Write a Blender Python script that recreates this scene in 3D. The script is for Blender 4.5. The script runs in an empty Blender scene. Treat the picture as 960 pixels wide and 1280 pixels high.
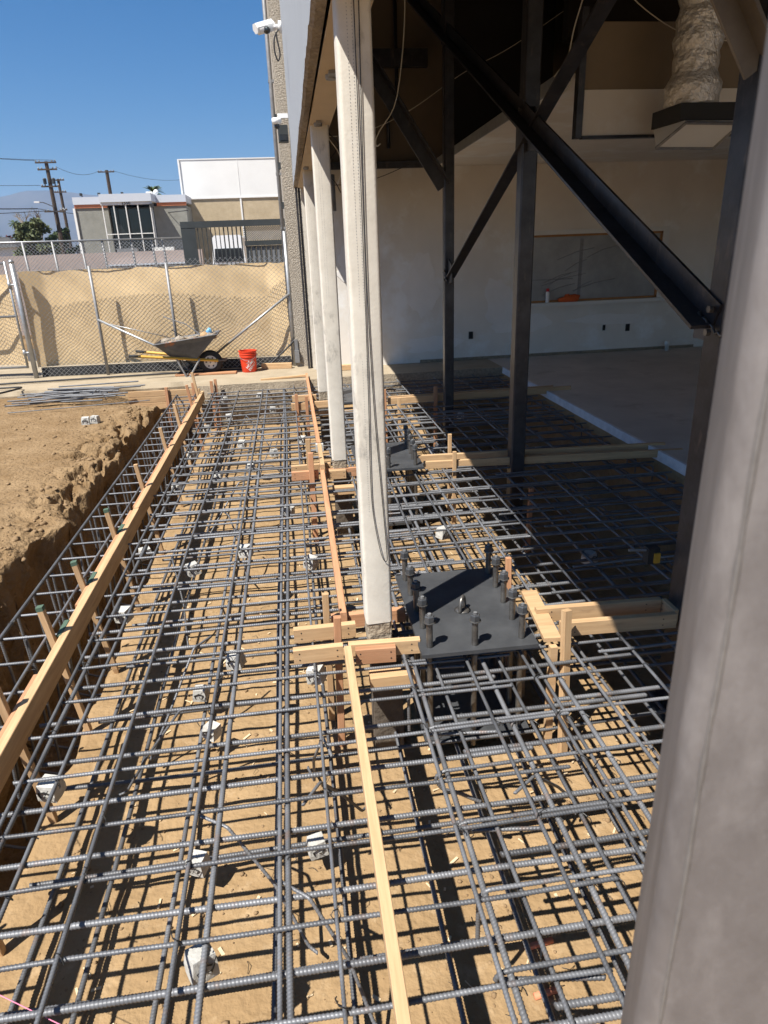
import bpy, math, random
import numpy as np
from mathutils import Vector, Matrix, Euler
random.seed(7); rng = np.random.default_rng(7)
sc = bpy.context.scene
COL = sc.collection
R = math.radians

# ------------------------------------------------------------------ camera
YAW, PITCH, ROLL, FPX, CAMH = 0.124244, 0.374141, 0.0374063, 846.0, 2.0
cy, sy, cp, sp = math.cos(YAW), math.sin(YAW), math.cos(PITCH), math.sin(PITCH)
f = Vector((sy*cp, cy*cp, -sp)); r = Vector((cy, -sy, 0)); d = f.cross(r)
c_, s_ = math.cos(ROLL), math.sin(ROLL)
r2 = c_*r + s_*d; d2 = -s_*r + c_*d
cam = bpy.data.cameras.new('camera'); camo = bpy.data.objects.new('camera', cam); COL.objects.link(camo)
m = Matrix((r2, -d2, -f)).transposed().to_4x4(); m.translation = Vector((0, 0, CAMH)); camo.matrix_world = m
cam.sensor_fit = 'VERTICAL'; cam.sensor_height = 36.0; cam.lens = 36.0*FPX/1280.0
cam.clip_start = 0.02; cam.clip_end = 9000
cam.dof.use_dof = True; cam.dof.focus_distance = 4.6; cam.dof.aperture_fstop = 6.5
sc.camera = camo

# ------------------------------------------------------------------ world, sun, exposure
SUNDIR = Vector((0.49, 0.39, -1.0)).normalized()
elev = math.asin(-SUNDIR.z)
w = bpy.data.worlds.new('World'); sc.world = w; w.use_nodes = True
nt = w.node_tree; nt.nodes.clear()
sky = nt.nodes.new('ShaderNodeTexSky'); sky.sky_type = 'NISHITA'; sky.sun_disc = False
sky.sun_elevation = elev; sky.sun_rotation = math.atan2(-SUNDIR.x, -SUNDIR.y)
sky.altitude = 300; sky.air_density = 1.0; sky.dust_density = 0.25; sky.ozone_density = 6.0
bg = nt.nodes.new('ShaderNodeBackground'); bg.inputs[1].default_value = 0.05
wo = nt.nodes.new('ShaderNodeOutputWorld')
hsv = nt.nodes.new('ShaderNodeHueSaturation'); hsv.inputs['Saturation'].default_value = 1.4
nt.links.new(sky.outputs[0], hsv.inputs['Color']); nt.links.new(hsv.outputs[0], bg.inputs[0]); nt.links.new(bg.outputs[0], wo.inputs[0])
sl = bpy.data.lights.new('sun', 'SUN'); sl.energy = 5.0; sl.angle = R(0.53); sl.color = (1.0, 0.955, 0.88)
so = bpy.data.objects.new('sun', sl); COL.objects.link(so)
so.rotation_euler = SUNDIR.to_track_quat('-Z', 'Y').to_euler(); so.location = (-8, -6, 14)
vs = sc.view_settings; vs.view_transform = 'Standard'; vs.look = 'None'; vs.gamma = 1.0; vs.use_curve_mapping = False
vs.exposure = 1.0
sc.cycles.max_bounces = 8; sc.cycles.diffuse_bounces = 4; sc.cycles.use_denoising = True
sc.cycles.caustics_reflective = False; sc.cycles.caustics_refractive = False

# ------------------------------------------------------------------ noise (numpy)
def _hash(ix, iy, seed):
    h = (ix.astype(np.int64)*374761393 + iy.astype(np.int64)*668265263 + seed*982451653) & 0x7fffffff
    h = ((h ^ (h >> 13))*1274126177) & 0x7fffffff
    return ((h ^ (h >> 16)) & 0xffff)/65535.0
def vnoise(x, y, seed=0):
    ix, iy = np.floor(x), np.floor(y); fx, fy = x-ix, y-iy
    fx = fx*fx*(3-2*fx); fy = fy*fy*(3-2*fy)
    a, b = _hash(ix, iy, seed), _hash(ix+1, iy, seed); c, e = _hash(ix, iy+1, seed), _hash(ix+1, iy+1, seed)
    return (a*(1-fx)+b*fx)*(1-fy)+(c*(1-fx)+e*fx)*fy
def fbm(x, y, o=4, seed=0):
    s = 0.0; a = 0.5
    for k in range(o):
        s = s + a*(vnoise(x*2**k, y*2**k, seed+k*17)-0.5); a *= 0.5
    return s*2

# ------------------------------------------------------------------ materials
MATS = {}
def mat(name, col, rough=0.8, metal=0.0, var=0.0, vscale=6.0, bump=0.0, bscale=40.0, spec=0.4,
        stretch=None, objvar=0.0, col2=None, detail=6.0, stain=None, bdist=0.02, coord='Object'):
    """procedural Principled: base colour mixed with col2 by noise, optional stains, bump and per-object tint"""
    if name in MATS: return MATS[name]
    mt = bpy.data.materials.new(name); mt.use_nodes = True; n = mt.node_tree.nodes; l = mt.node_tree.links
    b = n['Principled BSDF']; b.inputs['Roughness'].default_value = rough; b.inputs['Metallic'].default_value = metal
    b.inputs['Specular IOR Level'].default_value = spec
    tc = n.new('ShaderNodeTexCoord'); src = tc.outputs[coord]
    if stretch:
        mp = n.new('ShaderNodeMapping'); mp.inputs['Scale'].default_value = stretch; l.new(src, mp.inputs[0]); vec = mp.outputs[0]
    else: vec = src
    if objvar or stretch:
        oi = n.new('ShaderNodeObjectInfo'); ad = n.new('ShaderNodeVectorMath'); ad.operation = 'ADD'
        sm = n.new('ShaderNodeMath'); sm.operation = 'MULTIPLY'; sm.inputs[1].default_value = 37.0
        l.new(oi.outputs['Random'], sm.inputs[0]); l.new(vec, ad.inputs[0]); l.new(sm.outputs[0], ad.inputs[1]); vec = ad.outputs[0]
    out = None
    if col2 is None and var:
        col2 = tuple(max(0, x*(1-var)) for x in col); 
    if col2 is not None:
        no = n.new('ShaderNodeTexNoise'); no.inputs['Scale'].default_value = vscale; no.inputs['Detail'].default_value = detail
        no.inputs['Roughness'].default_value = 0.62
        l.new(vec, no.inputs['Vector'])
        rp = n.new('ShaderNodeValToRGB'); rp.color_ramp.elements[0].position = 0.32; rp.color_ramp.elements[1].position = 0.68
        rp.color_ramp.elements[0].color = (*col2, 1); rp.color_ramp.elements[1].color = (*col, 1)
        l.new(no.outputs['Fac'], rp.inputs[0]); out = rp.outputs[0]
    if stain:
        scol, sscale, lo, hi, sstr = stain
        no2 = n.new('ShaderNodeTexNoise'); no2.inputs['Scale'].default_value = sscale; no2.inputs['Detail'].default_value = 8
        no2.inputs['Roughness'].default_value = 0.65
        if sstr:
            mp2 = n.new('ShaderNodeMapping'); mp2.inputs['Scale'].default_value = sstr; l.new(src, mp2.inputs[0]); l.new(mp2.outputs[0], no2.inputs['Vector'])
        else: l.new(src, no2.inputs['Vector'])
        rp2 = n.new('ShaderNodeValToRGB'); rp2.color_ramp.elements[0].position = lo; rp2.color_ramp.elements[1].position = hi
        l.new(no2.outputs['Fac'], rp2.inputs[0])
        mx = n.new('ShaderNodeMix'); mx.data_type = 'RGBA'
        l.new(rp2.outputs[0], mx.inputs[0])
        if out is not None: l.new(out, mx.inputs[6])
        else: mx.inputs[6].default_value = (*col, 1)
        mx.inputs[7].default_value = (*scol, 1); out = mx.outputs[2]
    if objvar:
        hs = n.new('ShaderNodeHueSaturation'); mr = n.new('ShaderNodeMapRange')
        mr.inputs[3].default_value = 1-objvar; mr.inputs[4].default_value = 1+objvar
        l.new(oi.outputs['Random'], mr.inputs[0]); l.new(mr.outputs[0], hs.inputs['Value'])
        if out is not None: l.new(out, hs.inputs['Color'])
        else: hs.inputs['Color'].default_value = (*col, 1)
        out = hs.outputs[0]
    if out is not None: l.new(out, b.inputs['Base Color'])
    else: b.inputs['Base Color'].default_value = (*col, 1)
    if bump:
        nb = n.new('ShaderNodeTexNoise'); nb.inputs['Scale'].default_value = bscale; nb.inputs['Detail'].default_value = 8
        l.new(vec, nb.inputs['Vector'])
        bp = n.new('ShaderNodeBump'); bp.inputs['Strength'].default_value = bump; bp.inputs['Distance'].default_value = bdist
        l.new(nb.outputs['Fac'], bp.inputs['Height']); l.new(bp.outputs[0], b.inputs['Normal'])
    MATS[name] = mt; return mt

M_SOIL = mat('soil', (.335, .228, .122), .95, col2=(.255, .166, .083), vscale=2.6, bump=.55, bscale=24, bdist=.03, spec=.15,
             stain=((.39, .28, .165), 9, .55, .75, None))
M_BANK = mat('bank_soil', (.265, .18, .098), .95, col2=(.185, .117, .057), vscale=2.2, bump=1.0, bscale=22, bdist=.04, spec=.15,
             stain=((.30, .205, .112), 5, .56, .74, None))
M_REBAR = mat('rebar_steel', (.175, .180, .192), .48, .25, col2=(.088, .090, .096), vscale=5, objvar=.3, spec=.5, stain=((.20, .115, .07), 6, .58, .74, None))
M_WOOD = mat('fresh_lumber', (.55, .37, .205), .75, col2=(.42, .265, .14), vscale=3.0, stretch=(1.0, 14, 14), objvar=.13, bump=.15, bscale=9, bdist=.004, spec=.25,
             stain=((.27, .17, .095), 4.5, .60, .80, (1, 4, 4)))
M_WOODR = mat('reddish_lumber', (.50, .27, .15), .75, col2=(.37, .185, .095), vscale=3.0, stretch=(1.0, 14, 14), objvar=.15, bump=.15, bscale=9, bdist=.004, spec=.25, stain=((.20, .115, .07), 4.5, .60, .80, (1, 4, 4)))
M_WOODG = mat('green_sprayed_wood', (.07, .115, .08), .8)
M_PLASTER = mat('column_plaster', (.66, .615, .535), .85, col2=(.57, .525, .45), vscale=9.0, bump=.18, bscale=55, bdist=.006,
                stain=((.27, .25, .22), 5.5, .57, .74, (1.6, 1.6, .8)))
M_COLCONC = mat('chipped_concrete', (.36, .30, .22), .95, col2=(.20, .16, .115), vscale=25, bump=.8, bscale=45, bdist=.02)
M_BLACKSTEEL = mat('black_steel', (.062, .061, .067), .34, .35, col2=(.030, .029, .032), vscale=6, bump=.08, bscale=25, stain=((.13, .105, .09), 5, .58, .76, (3, 3, .9)))
M_PLATE = mat('mill_steel_plate', (.105, .109, .115), .45, .45, col2=(.066, .069, .075), vscale=5, stain=((.16, .155, .15), 7, .68, .82, None), bump=.05)
M_BOLT = mat('bolt_steel', (.24, .225, .205), .38, .75, col2=(.11, .10, .092), vscale=14)
M_POST = mat('brown_primer_steel', (.185, .168, .162), .5, .15, col2=(.135, .122, .118), vscale=7, stretch=(2, 2, .8), bump=.1, stain=((.26, .24, .232), 7, .52, .78, (1.6, 1.6, .55)))
M_CONC = mat('sidewalk_concrete', (.37, .305, .215), .9, col2=(.29, .235, .16), vscale=2.5, bump=.25, bscale=60, stain=((.31, .24, .16), 1.8, .60, .78, None))
M_FLOOR = mat('interior_concrete', (.56, .51, .45), .8, col2=(.43, .39, .345), vscale=1.4, bump=.1, stain=((.36, .31, .26), 2.5, .58, .74, None))
M_SLABEDGE = mat('cut_slab_edge', (.66, .66, .68), .9, col2=(.50, .50, .52), vscale=8, bump=.3)
M_BROKEN = mat('broken_concrete', (.36, .31, .25), .95, col2=(.22, .18, .14), vscale=16, bump=.9, bscale=35, bdist=.03)
M_GREYPAINT = mat('grey_painted_stucco', (.34, .36, .39), .85, col2=(.30, .32, .345), vscale=4, stretch=(6, 6, .7), bump=.35, bscale=70)
M_PEBBLE = mat('pebble_stucco', (.52, .46, .38), .95, col2=(.28, .24, .19), vscale=45, bump=.9, bscale=60, bdist=.03, detail=2)
M_SOFFIT = mat('beige_soffit', (.60, .49, .36), .85, var=.12, vscale=3)
M_DRYWALL = mat('drywall_white', (.78, .735, .675), .9, col2=(.69, .645, .585), vscale=1.1, stain=((.82, .815, .80), 1.3, .52, .66, None), detail=4)
M_DRYBROWN = mat('brown_board', (.25, .195, .135), .9, var=.2, vscale=1.5)
M_DARKROOF = mat('dark_roof', (.035, .03, .028), .9, var=.4, vscale=1)
M_GALV = mat('galvanised_steel', (.40, .41, .42), .42, .6, var=.25, vscale=12)
M_GALVDULL = mat('dull_galvanised', (.28, .28, .285), .55, .4, var=.25, vscale=20)
M_TAN = mat('tan_screen_fabric', (.64, .48, .28), .9, col2=(.57, .42, .24), vscale=2.2, bump=.25, bscale=120, bdist=.004)
M_BLOCK = mat('pale_concrete_block', (.50, .49, .46), .92, col2=(.36, .35, .32), vscale=12, bump=.6, bscale=45, bdist=.01, objvar=.1)
M_WHITEPAINT = mat('white_paint', (.74, .73, .70), .7, var=.08, vscale=.6)
M_TANSTUCCO = mat('tan_stucco', (.47, .38, .255), .95, col2=(.38, .30, .19), vscale=2.2, bump=.5, bscale=12)
M_GREYSTUCCO = mat('grey_stucco', (.27, .268, .238), .95, col2=(.205, .203, .178), vscale=2.0, bump=.5, bscale=12)
M_PINKWALL = mat('pinkish_block_wall', (.42, .335, .30), .9, var=.15, vscale=1.5)
M_ORANGE = mat('orange_band', (.55, .20, .10), .7)
M_ROOFBAND = mat('pale_fascia_metal', (.50, .53, .58), .6)
M_DARKGLASS = mat('dark_glass', (.02, .022, .025), .08, spec=.6)
M_GATE = mat('dark_gate_paint', (.045, .052, .055), .5, var=.3, vscale=4)
M_GATEGREY = mat('grey_gate_slats', (.16, .17, .185), .6, var=.15)
M_ORANGEBUCKET = mat('orange_plastic', (.72, .060, .022), .4, var=.1, vscale=4)
M_WHITE = mat('white_plastic', (.80, .80, .79), .4)
M_RUBBER = mat('black_rubber', (.022, .022, .023), .7)
M_YELLOW = mat('yellow_paint', (.62, .36, .05), .5, var=.25, vscale=9)
M_TRAY = mat('worn_tray_steel', (.12, .12, .128), .55, .3, col2=(.07, .07, .075), vscale=7, stain=((.42, .15, .05), 3.2, .58, .68, None))
M_CABLE = mat('cable_black', (.02, .02, .022), .5)
M_CORDWHITE = mat('pale_cord', (.62, .57, .48), .6)
M_FOIL = mat('foil_insulation', (.82, .80, .77), .33, .45, var=.25, vscale=9, bump=1.0, bscale=22, bdist=.03)
M_RAG = mat('orange_cloth', (.62, .12, .03), .9)
M_RED = mat('red_cap', (.55, .04, .05), .5)
M_TRIM = mat('orange_wood_trim', (.42, .20, .075), .6, var=.25, vscale=8)
M_BARK = mat('pole_wood', (.085, .060, .042), .9, var=.4, vscale=2)
M_LEAF = mat('leaf_green', (.075, .105, .030), .7, col2=(.035, .055, .018), vscale=.7, objvar=.1)
M_LEAF2 = mat('leaf_olive', (.115, .13, .045), .7, col2=(.06, .075, .028), vscale=.7)
M_LEAFRED = mat('leaf_maroon', (.12, .04, .045), .7, col2=(.06, .022, .025), vscale=.8)
M_ASPHALT = mat('asphalt', (.075, .073, .07), .9, var=.25, vscale=.5)
M_ROCK = mat('mountain_scrub', (.11, .095, .065), 1.0, col2=(.06, .056, .04), vscale=.008, detail=8)
M_PEBBLES = mat('soil_clods', (.28, .19, .105), .95, col2=(.19, .12, .06), vscale=30)
M_WIRE = mat('tie_wire_steel', (.05, .048, .046), .5, .6)
M_CARWHITE = mat('car_white', (.75, .76, .77), .25, spec=.5)
M_PLASTICSHEET = mat('dusty_window_film', (.26, .265, .26), .3, col2=(.38, .38, .375), vscale=2.2, stretch=(1, 1, 1))
M_DARKFORM = mat('grey_tarp', (.10, .11, .12), .7)

# ------------------------------------------------------------------ mesh helper
class MB:
    def __init__(s): s.v = []; s.f = []; s.mi = []; s.cur = 0
    def add(s, vs, fs):
        o = len(s.v); s.v += [tuple(map(float, p)) for p in vs]; s.f += [tuple(i+o for i in q) for q in fs]; s.mi += [s.cur]*len(fs); return s
    def box(s, x0, x1, y0, y1, z0, z1, M=None, ch=0.0):
        if ch <= 0:
            v = [(x, y, z) for z in (z0, z1) for y in (y0, y1) for x in (x0, x1)]
            fs = [(0, 2, 3, 1), (4, 5, 7, 6), (0, 1, 5, 4), (2, 6, 7, 3), (0, 4, 6, 2), (1, 3, 7, 5)]
        else:   # chamfered along the X axis (lumber)
            pr = [(y0+ch, z0), (y1-ch, z0), (y1, z0+ch), (y1, z1-ch), (y1-ch, z1), (y0+ch, z1), (y0, z1-ch), (y0, z0+ch)]
            v = [(x, a, b) for x in (x0, x1) for a, b in pr]
            fs = [tuple(range(7, -1, -1)), tuple(range(8, 16))] + [(i, (i+1) % 8, 8+(i+1) % 8, 8+i) for i in range(8)]
        if M is not None: v = [M @ Vector(p) for p in v]
        return s.add(v, fs)
    def tube(s, pts, rad, n=6, cap=True):
        pts = [Vector(p) for p in pts]; k = len(pts); rs = rad if isinstance(rad, (list, tuple)) else [rad]*k
        vs = []; up = None
        for i, p in enumerate(pts):
            t = (pts[min(i+1, k-1)]-pts[max(i-1, 0)]).normalized()
            if up is None: up = Vector((0, 0, 1)) if abs(t.z) < .9 else Vector((1, 0, 0))
            a = t.cross(up).normalized(); up = a.cross(t).normalized()
            for j in range(n):
                th = 2*math.pi*j/n; vs.append(p + (a*math.cos(th)+up*math.sin(th))*rs[i])
        fs = [(i*n+j, i*n+(j+1) % n, (i+1)*n+(j+1) % n, (i+1)*n+j) for i in range(k-1) for j in range(n)]
        if cap: fs += [tuple(range(n-1, -1, -1)), tuple((k-1)*n+j for j in range(n))]
        return s.add(vs, fs)
    def lathe(s, prof, n=20, c=(0, 0, 0), axis='Z', cap=True):
        vs = []
        for rr, h in prof:
            for j in range(n):
                a = 2*math.pi*j/n; p = (rr*math.cos(a), rr*math.sin(a), h)
                if axis == 'Y': p = (p[0], p[2], p[1])
                if axis == 'X': p = (p[2], p[0], p[1])
                vs.append((p[0]+c[0], p[1]+c[1], p[2]+c[2]))
        k = len(prof)
        fs = [(i*n+j, i*n+(j+1) % n, (i+1)*n+(j+1) % n, (i+1)*n+j) for i in range(k-1) for j in range(n)]
        if cap: fs += [tuple(range(n-1, -1, -1)), tuple((k-1)*n+j for j in range(n))]
        return s.add(vs, fs)
    def prism(s, prof, p0, p1, side):
        """extrude a 2-D outline (u along side, v along up) from p0 to p1"""
        p0, p1 = Vector(p0), Vector(p1); t = (p1-p0).normalized(); sd = Vector(side); sd = (sd - t*sd.dot(t)).normalized(); up = sd.cross(t).normalized()
        if up.z < 0: up = -up
        n = len(prof); vs = [p + sd*u + up*v for p in (p0, p1) for u, v in prof]
        fs = [tuple(range(n-1, -1, -1)), tuple(range(n, 2*n))] + [(i, (i+1) % n, n+(i+1) % n, n+i) for i in range(n)]
        return s.add(vs, fs)
    def build(s, name, mats, parent=None, loc=None, smooth=False):
        me = bpy.data.meshes.new(name)
        v = s.v
        if loc is None and parent is None:
            a = np.array(v); lo, hi = a.min(0), a.max(0); loc = ((lo[0]+hi[0])/2, (lo[1]+hi[1])/2, lo[2])
        if loc is not None: v = [(x-loc[0], y-loc[1], z-loc[2]) for x, y, z in v]
        me.from_pydata(v, [], s.f)
        for mm in (mats if isinstance(mats, (list, tuple)) else [mats]): me.materials.append(mm)
        if max(s.mi, default=0): me.polygons.foreach_set('material_index', s.mi)
        if smooth: me.polygons.foreach_set('use_smooth', [True]*len(me.polygons))
        import bmesh
        bm = bmesh.new(); bm.from_mesh(me); bmesh.ops.recalc_face_normals(bm, faces=bm.faces[:]); bm.to_mesh(me); bm.free()
        o = bpy.data.objects.new(name, me); COL.objects.link(o)
        if parent is not None:
            o.parent = parent
            if loc is None: pass
        if loc is not None: o.location = loc
        return o

def tag(o, label=None, cat=None, group=None, kind=None):
    if label: o['label'] = label
    if cat: o['category'] = cat
    if group: o['group'] = group
    if kind: o['kind'] = kind
    return o
def empty(name, loc, label, cat, group=None, rz=0):
    o = bpy.data.objects.new(name, None); COL.objects.link(o); o.location = loc; o.rotation_euler = (0, 0, rz); o.empty_display_size = .1
    return tag(o, label, cat, group)
def part(mb, name, m, root, smooth=False, label=None):
    """part whose vertices are given in world space; moved into the space of its (unrotated) thing"""
    base = Vector((0, 0, 0)); q = root
    while q is not None: base += q.location; q = q.parent
    mb.v = [(x-base.x, y-base.y, z-base.z) for x, y, z in mb.v]
    o = mb.build(name, m, root, smooth=smooth)
    if label: o['label'] = label
    return o
def copy_tree(o, parent=None):
    c = o.copy(); COL.objects.link(c)
    if parent is not None: c.parent = parent
    for ch in list(o.children): copy_tree(ch, c)
    return c
def autosmooth(o, ang=40):
    me = o.data; me.polygons.foreach_set('use_smooth', [True]*len(me.polygons))
    try: me.set_sharp_from_angle(angle=R(ang))
    except Exception: pass
    return o

def beam(name, p0, p1, w_, h, m, label=None, cat='lumber', group=None, roll=0.0, parent=None, tip=False, warp=0.0):
    """a stick of lumber from p0 to p1 (centre line), own object with its long axis on local X; w_ across, h up"""
    p0, p1 = Vector(p0), Vector(p1); L = (p1-p0).length
    mb = MB(); n = 1 if not warp else 8
    ch = .003
    y0, y1, z0, z1 = -w_/2, w_/2, -h/2, h/2
    pr = [(y0+ch, z0), (y1-ch, z0), (y1, z0+ch), (y1, z1-ch), (y1-ch, z1), (y0+ch, z1), (y0, z1-ch), (y0, z0+ch)]
    vs = []; 
    xs = [L*i/n for i in range(n+1)]
    if tip: xs = [-.0, L*.0+.14] + [L]
    for k, x in enumerate(xs):
        sc_ = .12 if (tip and k == 0) else 1.0
        wv = warp*math.sin(math.pi*x/L)
        vs += [(x, a*sc_+wv, b*sc_) for a, b in pr]
    N = len(xs)
    fs = [tuple(range(7, -1, -1)), tuple((N-1)*8+j for j in range(8))] + [(i*8+j, i*8+(j+1) % 8, (i+1)*8+(j+1) % 8, (i+1)*8+j) for i in range(N-1) for j in range(8)]
    mb.add(vs, fs)
    o = mb.build(name, m, loc=(0, 0, 0))
    t = (p1-p0).normalized(); up = Vector((0, 0, 1)) if abs(t.z) < .95 else Vector((0, 1, 0))
    yv = up.cross(t).normalized(); zv = t.cross(yv)
    Mx = Matrix((t, yv, zv)).transposed() @ Matrix.Rotation(roll, 3, 'X')
    o.matrix_world = Matrix.Translation(p0) @ Mx.to_4x4()
    if label: tag(o, label, cat, group)
    return o
def catenary(p0, p1, sag, n=16):
    p0, p1 = Vector(p0), Vector(p1)
    return [p0.lerp(p1, i/n) - Vector((0, 0, sag*4*(i/n)*(1-i/n))) for i in range(n+1)]
def text_mesh(s, size, extrude=.0):
    cu = bpy.data.curves.new('lettering', 'FONT'); cu.body = s; cu.size = size; cu.extrude = extrude; cu.align_x = 'CENTER'; cu.align_y = 'CENTER'; cu.resolution_u = 3; cu.offset = size*.012
    o = bpy.data.objects.new('lettering', cu); COL.objects.link(o)
    bpy.context.view_layer.update()
    me = bpy.data.meshes.new_from_object(o.evaluated_get(bpy.context.evaluated_depsgraph_get()))
    vs = [v.co.copy() for v in me.vertices]; fs = [tuple(p.vertices) for p in me.polygons]
    bpy.data.objects.remove(o); bpy.data.curves.remove(cu); bpy.data.meshes.remove(me)
    return vs, fs

# ================================================================== SETTING
# ---- soil: one sheet with the excavation in it, reaching to the horizon
def soil():
    xs = np.concatenate([[-4000, -600, -120, -40, -16], np.arange(-9, -3.0, .12), np.arange(-3.0, -2.6, .05), np.arange(-2.6, -2.3, .022), np.arange(-2.3, -1.85, .011), np.arange(-1.85, -1.1, .03), np.arange(-1.1, 3.5, .06), [3.5, 3.54, 3.545, 5, 12, 40, 120, 600, 4000]])
    ys = np.concatenate([[-4000, -600, -60, -12], np.arange(-3, 1.0, .15), np.arange(1.0, 3.0, .05), np.arange(3.0, 11.2, .03), np.arange(11.2, 11.36, .04), [11.5, 13, 20, 60, 200, 800, 4000]])
    X, Y = np.meshgrid(xs, ys)
    pit = -.70 + .035*fbm(X*1.2, Y*1.2, 4, 5) + .012*fbm(X*9, Y*9, 3, 9)
    trench = -1.5 + .06*fbm(X*2, Y*2, 4, 31)
    tt = np.clip((X + 1.56 + .05*fbm(X*3, Y*3, 3, 44))/.10, 0, 1); tt = tt*tt*(3-2*tt)
    low = trench*(1-tt) + pit*tt
    deep = np.clip((X-1.80-.06*fbm(Y*2, X, 3, 71))/.12, 0, 1); deep = deep*deep*(3-2*deep)
    low = low*(1-deep) + (-1.35+.05*fbm(X*2, Y*2, 4, 72))*deep
    bank = -.02 + .035*fbm(X*.7, Y*.7, 4, 3) + .02*fbm(X*5, Y*5, 4, 8)
    edge = -2.06 + .20*fbm(Y*1.1, X*0+3.3, 3, 11) + .17*fbm(Y*4.2, X*3, 3, 13)
    slump = np.clip((X-edge+.55)/.55, 0, 1)**3*.10
    bank = bank - slump*(.5+fbm(X*4, Y*4, 3, 21))
    wd = .26
    t = np.clip((X-edge)/wd, 0, 1)
    t = t + .12*t*(1-t)*fbm(X*9, Y*6, 3, 55)*2
    t = np.clip(t, 0, 1)
    ledge = t*t*(3-2*t)
    Z = bank*(1-ledge) + low*ledge
    # crumbled rim: cracked ledges a hand deep
    crk = np.abs(fbm(X*5.5, Y*4.5, 4, 61)); crk = np.clip(.30-crk*1.5, 0, 1)
    zone = np.exp(-((X-edge+.17)/.20)**2)*np.clip(.6+1.8*fbm(Y*.9, X*0, 2, 62), 0, 1)
    Z -= zone*crk*.6
    Z -= (1-ledge)*.30*np.exp(-((X+2.15)/.62)**2-((Y-11.05)/.55)**2)
    rim = np.exp(-((X-edge+.10)/.25)**2)
    Z += rim*.035*fbm(X*14, Y*14, 3, 66)
    inpit = (X > -9) & (X < 3.53) & (Y > -2.9) & (Y < 11.3)
    Z = np.where(inpit, Z, np.where((X < -2.3), bank*np.clip(1-np.maximum(np.abs(X)/20, Y/30), 0, 1) - .03, -.14))
    Z = np.where(Y > 11.3, -.14, Z)
    Z = np.where((Y > 11.3) & (X < -6.5), -.03, Z)
    wall = np.clip((X+2.45)/.15, 0, 1)*np.clip((-1.62-X)/.08, 0, 1)*inpit
    XX = X - .80*np.clip(X-edge, 0, wd)*np.clip((-1.66-X)/.12, 0, 1)*inpit + wall*np.clip(-(Z+.05)*4, 0, 1)*(.17*fbm(Y*3.2, Z*4.0, 4, 81) + .075*fbm(Y*9, Z*9, 4, 82) - .06*np.clip(-Z, 0, .5))
    ny, nx = X.shape
    V = np.stack([XX, Y, Z], -1).reshape(-1, 3)
    idx = np.arange(nx*ny).reshape(ny, nx)
    F = np.stack([idx[:-1, :-1], idx[:-1, 1:], idx[1:, 1:], idx[1:, :-1]], -1).reshape(-1, 4)
    me = bpy.data.meshes.new('ground'); me.from_pydata(V.tolist(), [], F.tolist()); me.materials.append(M_SOIL); me.materials.append(M_BANK)
    cx = .25*(X[:-1, :-1]+X[:-1, 1:]+X[1:, 1:]+X[1:, :-1]); me.polygons.foreach_set('material_index', (cx < -1.6).astype(np.int32).reshape(-1))
    me.polygons.foreach_set('use_smooth', [True]*len(me.polygons))
    o = bpy.data.objects.new('ground', me); COL.objects.link(o); tag(o, kind='structure')
    def hz(x, y):
        i = np.searchsorted(xs, x)-1; j = np.searchsorted(ys, y)-1
        return float(Z[min(j+1, ny-1), min(i+1, nx-1)])
    return hz
HZ = soil()

# ---- sidewalk with broken front edge, interior floor, street
def rough_face(name, m_top, m_face, x0, x1, yf, yb, z0, z1, amp, kind='structure'):
    """slab with a jagged front edge"""
    n = max(2, int((x1-x0)/.05)); mb = MB(); k = 4
    vs = []; 
    for i in range(n+1):
        x = x0+(x1-x0)*i/n
        for j in range(k+1):
            z = z1+(z0-z1)*j/k
            off = amp*(fbm(np.array([x*3.0]), np.array([z*9+2]), 4, 91)[0]) - (0 if j == 0 else amp*.6*math.sin(j*1.3))
            vs.append((x, yf+off, z))
    fs = [(i*(k+1)+j, i*(k+1)+j+1, (i+1)*(k+1)+j+1, (i+1)*(k+1)+j) for i in range(n) for j in range(k)]
    mb.cur = 1; mb.add(vs, fs)
    mb.cur = 0
    top = [(vs[i*(k+1)][0], vs[i*(k+1)][1], z1) for i in range(n+1)]; bk = [(p[0], yb, z1) for p in top]
    mb.add(top+bk, [(i, i+1, n+2+i, n+1+i) for i in range(n)])
    o = mb.build(name, [m_top, m_face]); tag(o, kind=kind); return o
rough_face('sidewalk', M_CONC, M_COLCONC, -1.75, .42, 11.2, 13.6, -.75, 0.0, .06)
rough_face('sidewalk', M_CONC, M_CONC, -14, -1.75, 11.75, 13.6, -.30, 0.0, .05)
rough_face('floor_strip', M_CONC, M_COLCONC, .42, 3.56, 11.30, 12.28, -.75, 0.0, .03)
mb = MB(); mb.box(-60, 12, 13.6, 15.8, -.3, -.06); tag(mb.build('pavement', M_CONC), kind='structure')
mb = MB(); mb.box(-90, 30, 15.8, 27.5, -.3, -.12); tag(mb.build('street', M_ASPHALT), kind='structure')
mb = MB(); mb.box(3.56, 12, -2.5, 12.28, -.12, 0.0); fl = mb.build('interior_floor', M_FLOOR); tag(fl, kind='structure')
mb = MB()
n = 160; vs = []
for i in range(n+1):
    y = 1.0+10.3*i/n
    for k, z in enumerate((.004, -.045, -.095, -.12, -.16, -.72)):
        off = -.016-.010*fbm(np.array([y*5]), np.array([z*14]), 3, 12)[0]-(0, 0, .004, .03, .05, .05)[k]
        vs.append((3.56+off, y, z))
mb.cur = 0; mb.add(vs, [(i*6+k, i*6+k+1, (i+1)*6+k+1, (i+1)*6+k) for i in range(n) for k in range(2)])
mb.cur = 1; mb.add(vs, [(i*6+k, i*6+k+1, (i+1)*6+k+1, (i+1)*6+k) for i in range(n) for k in range(2, 5)])
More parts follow.
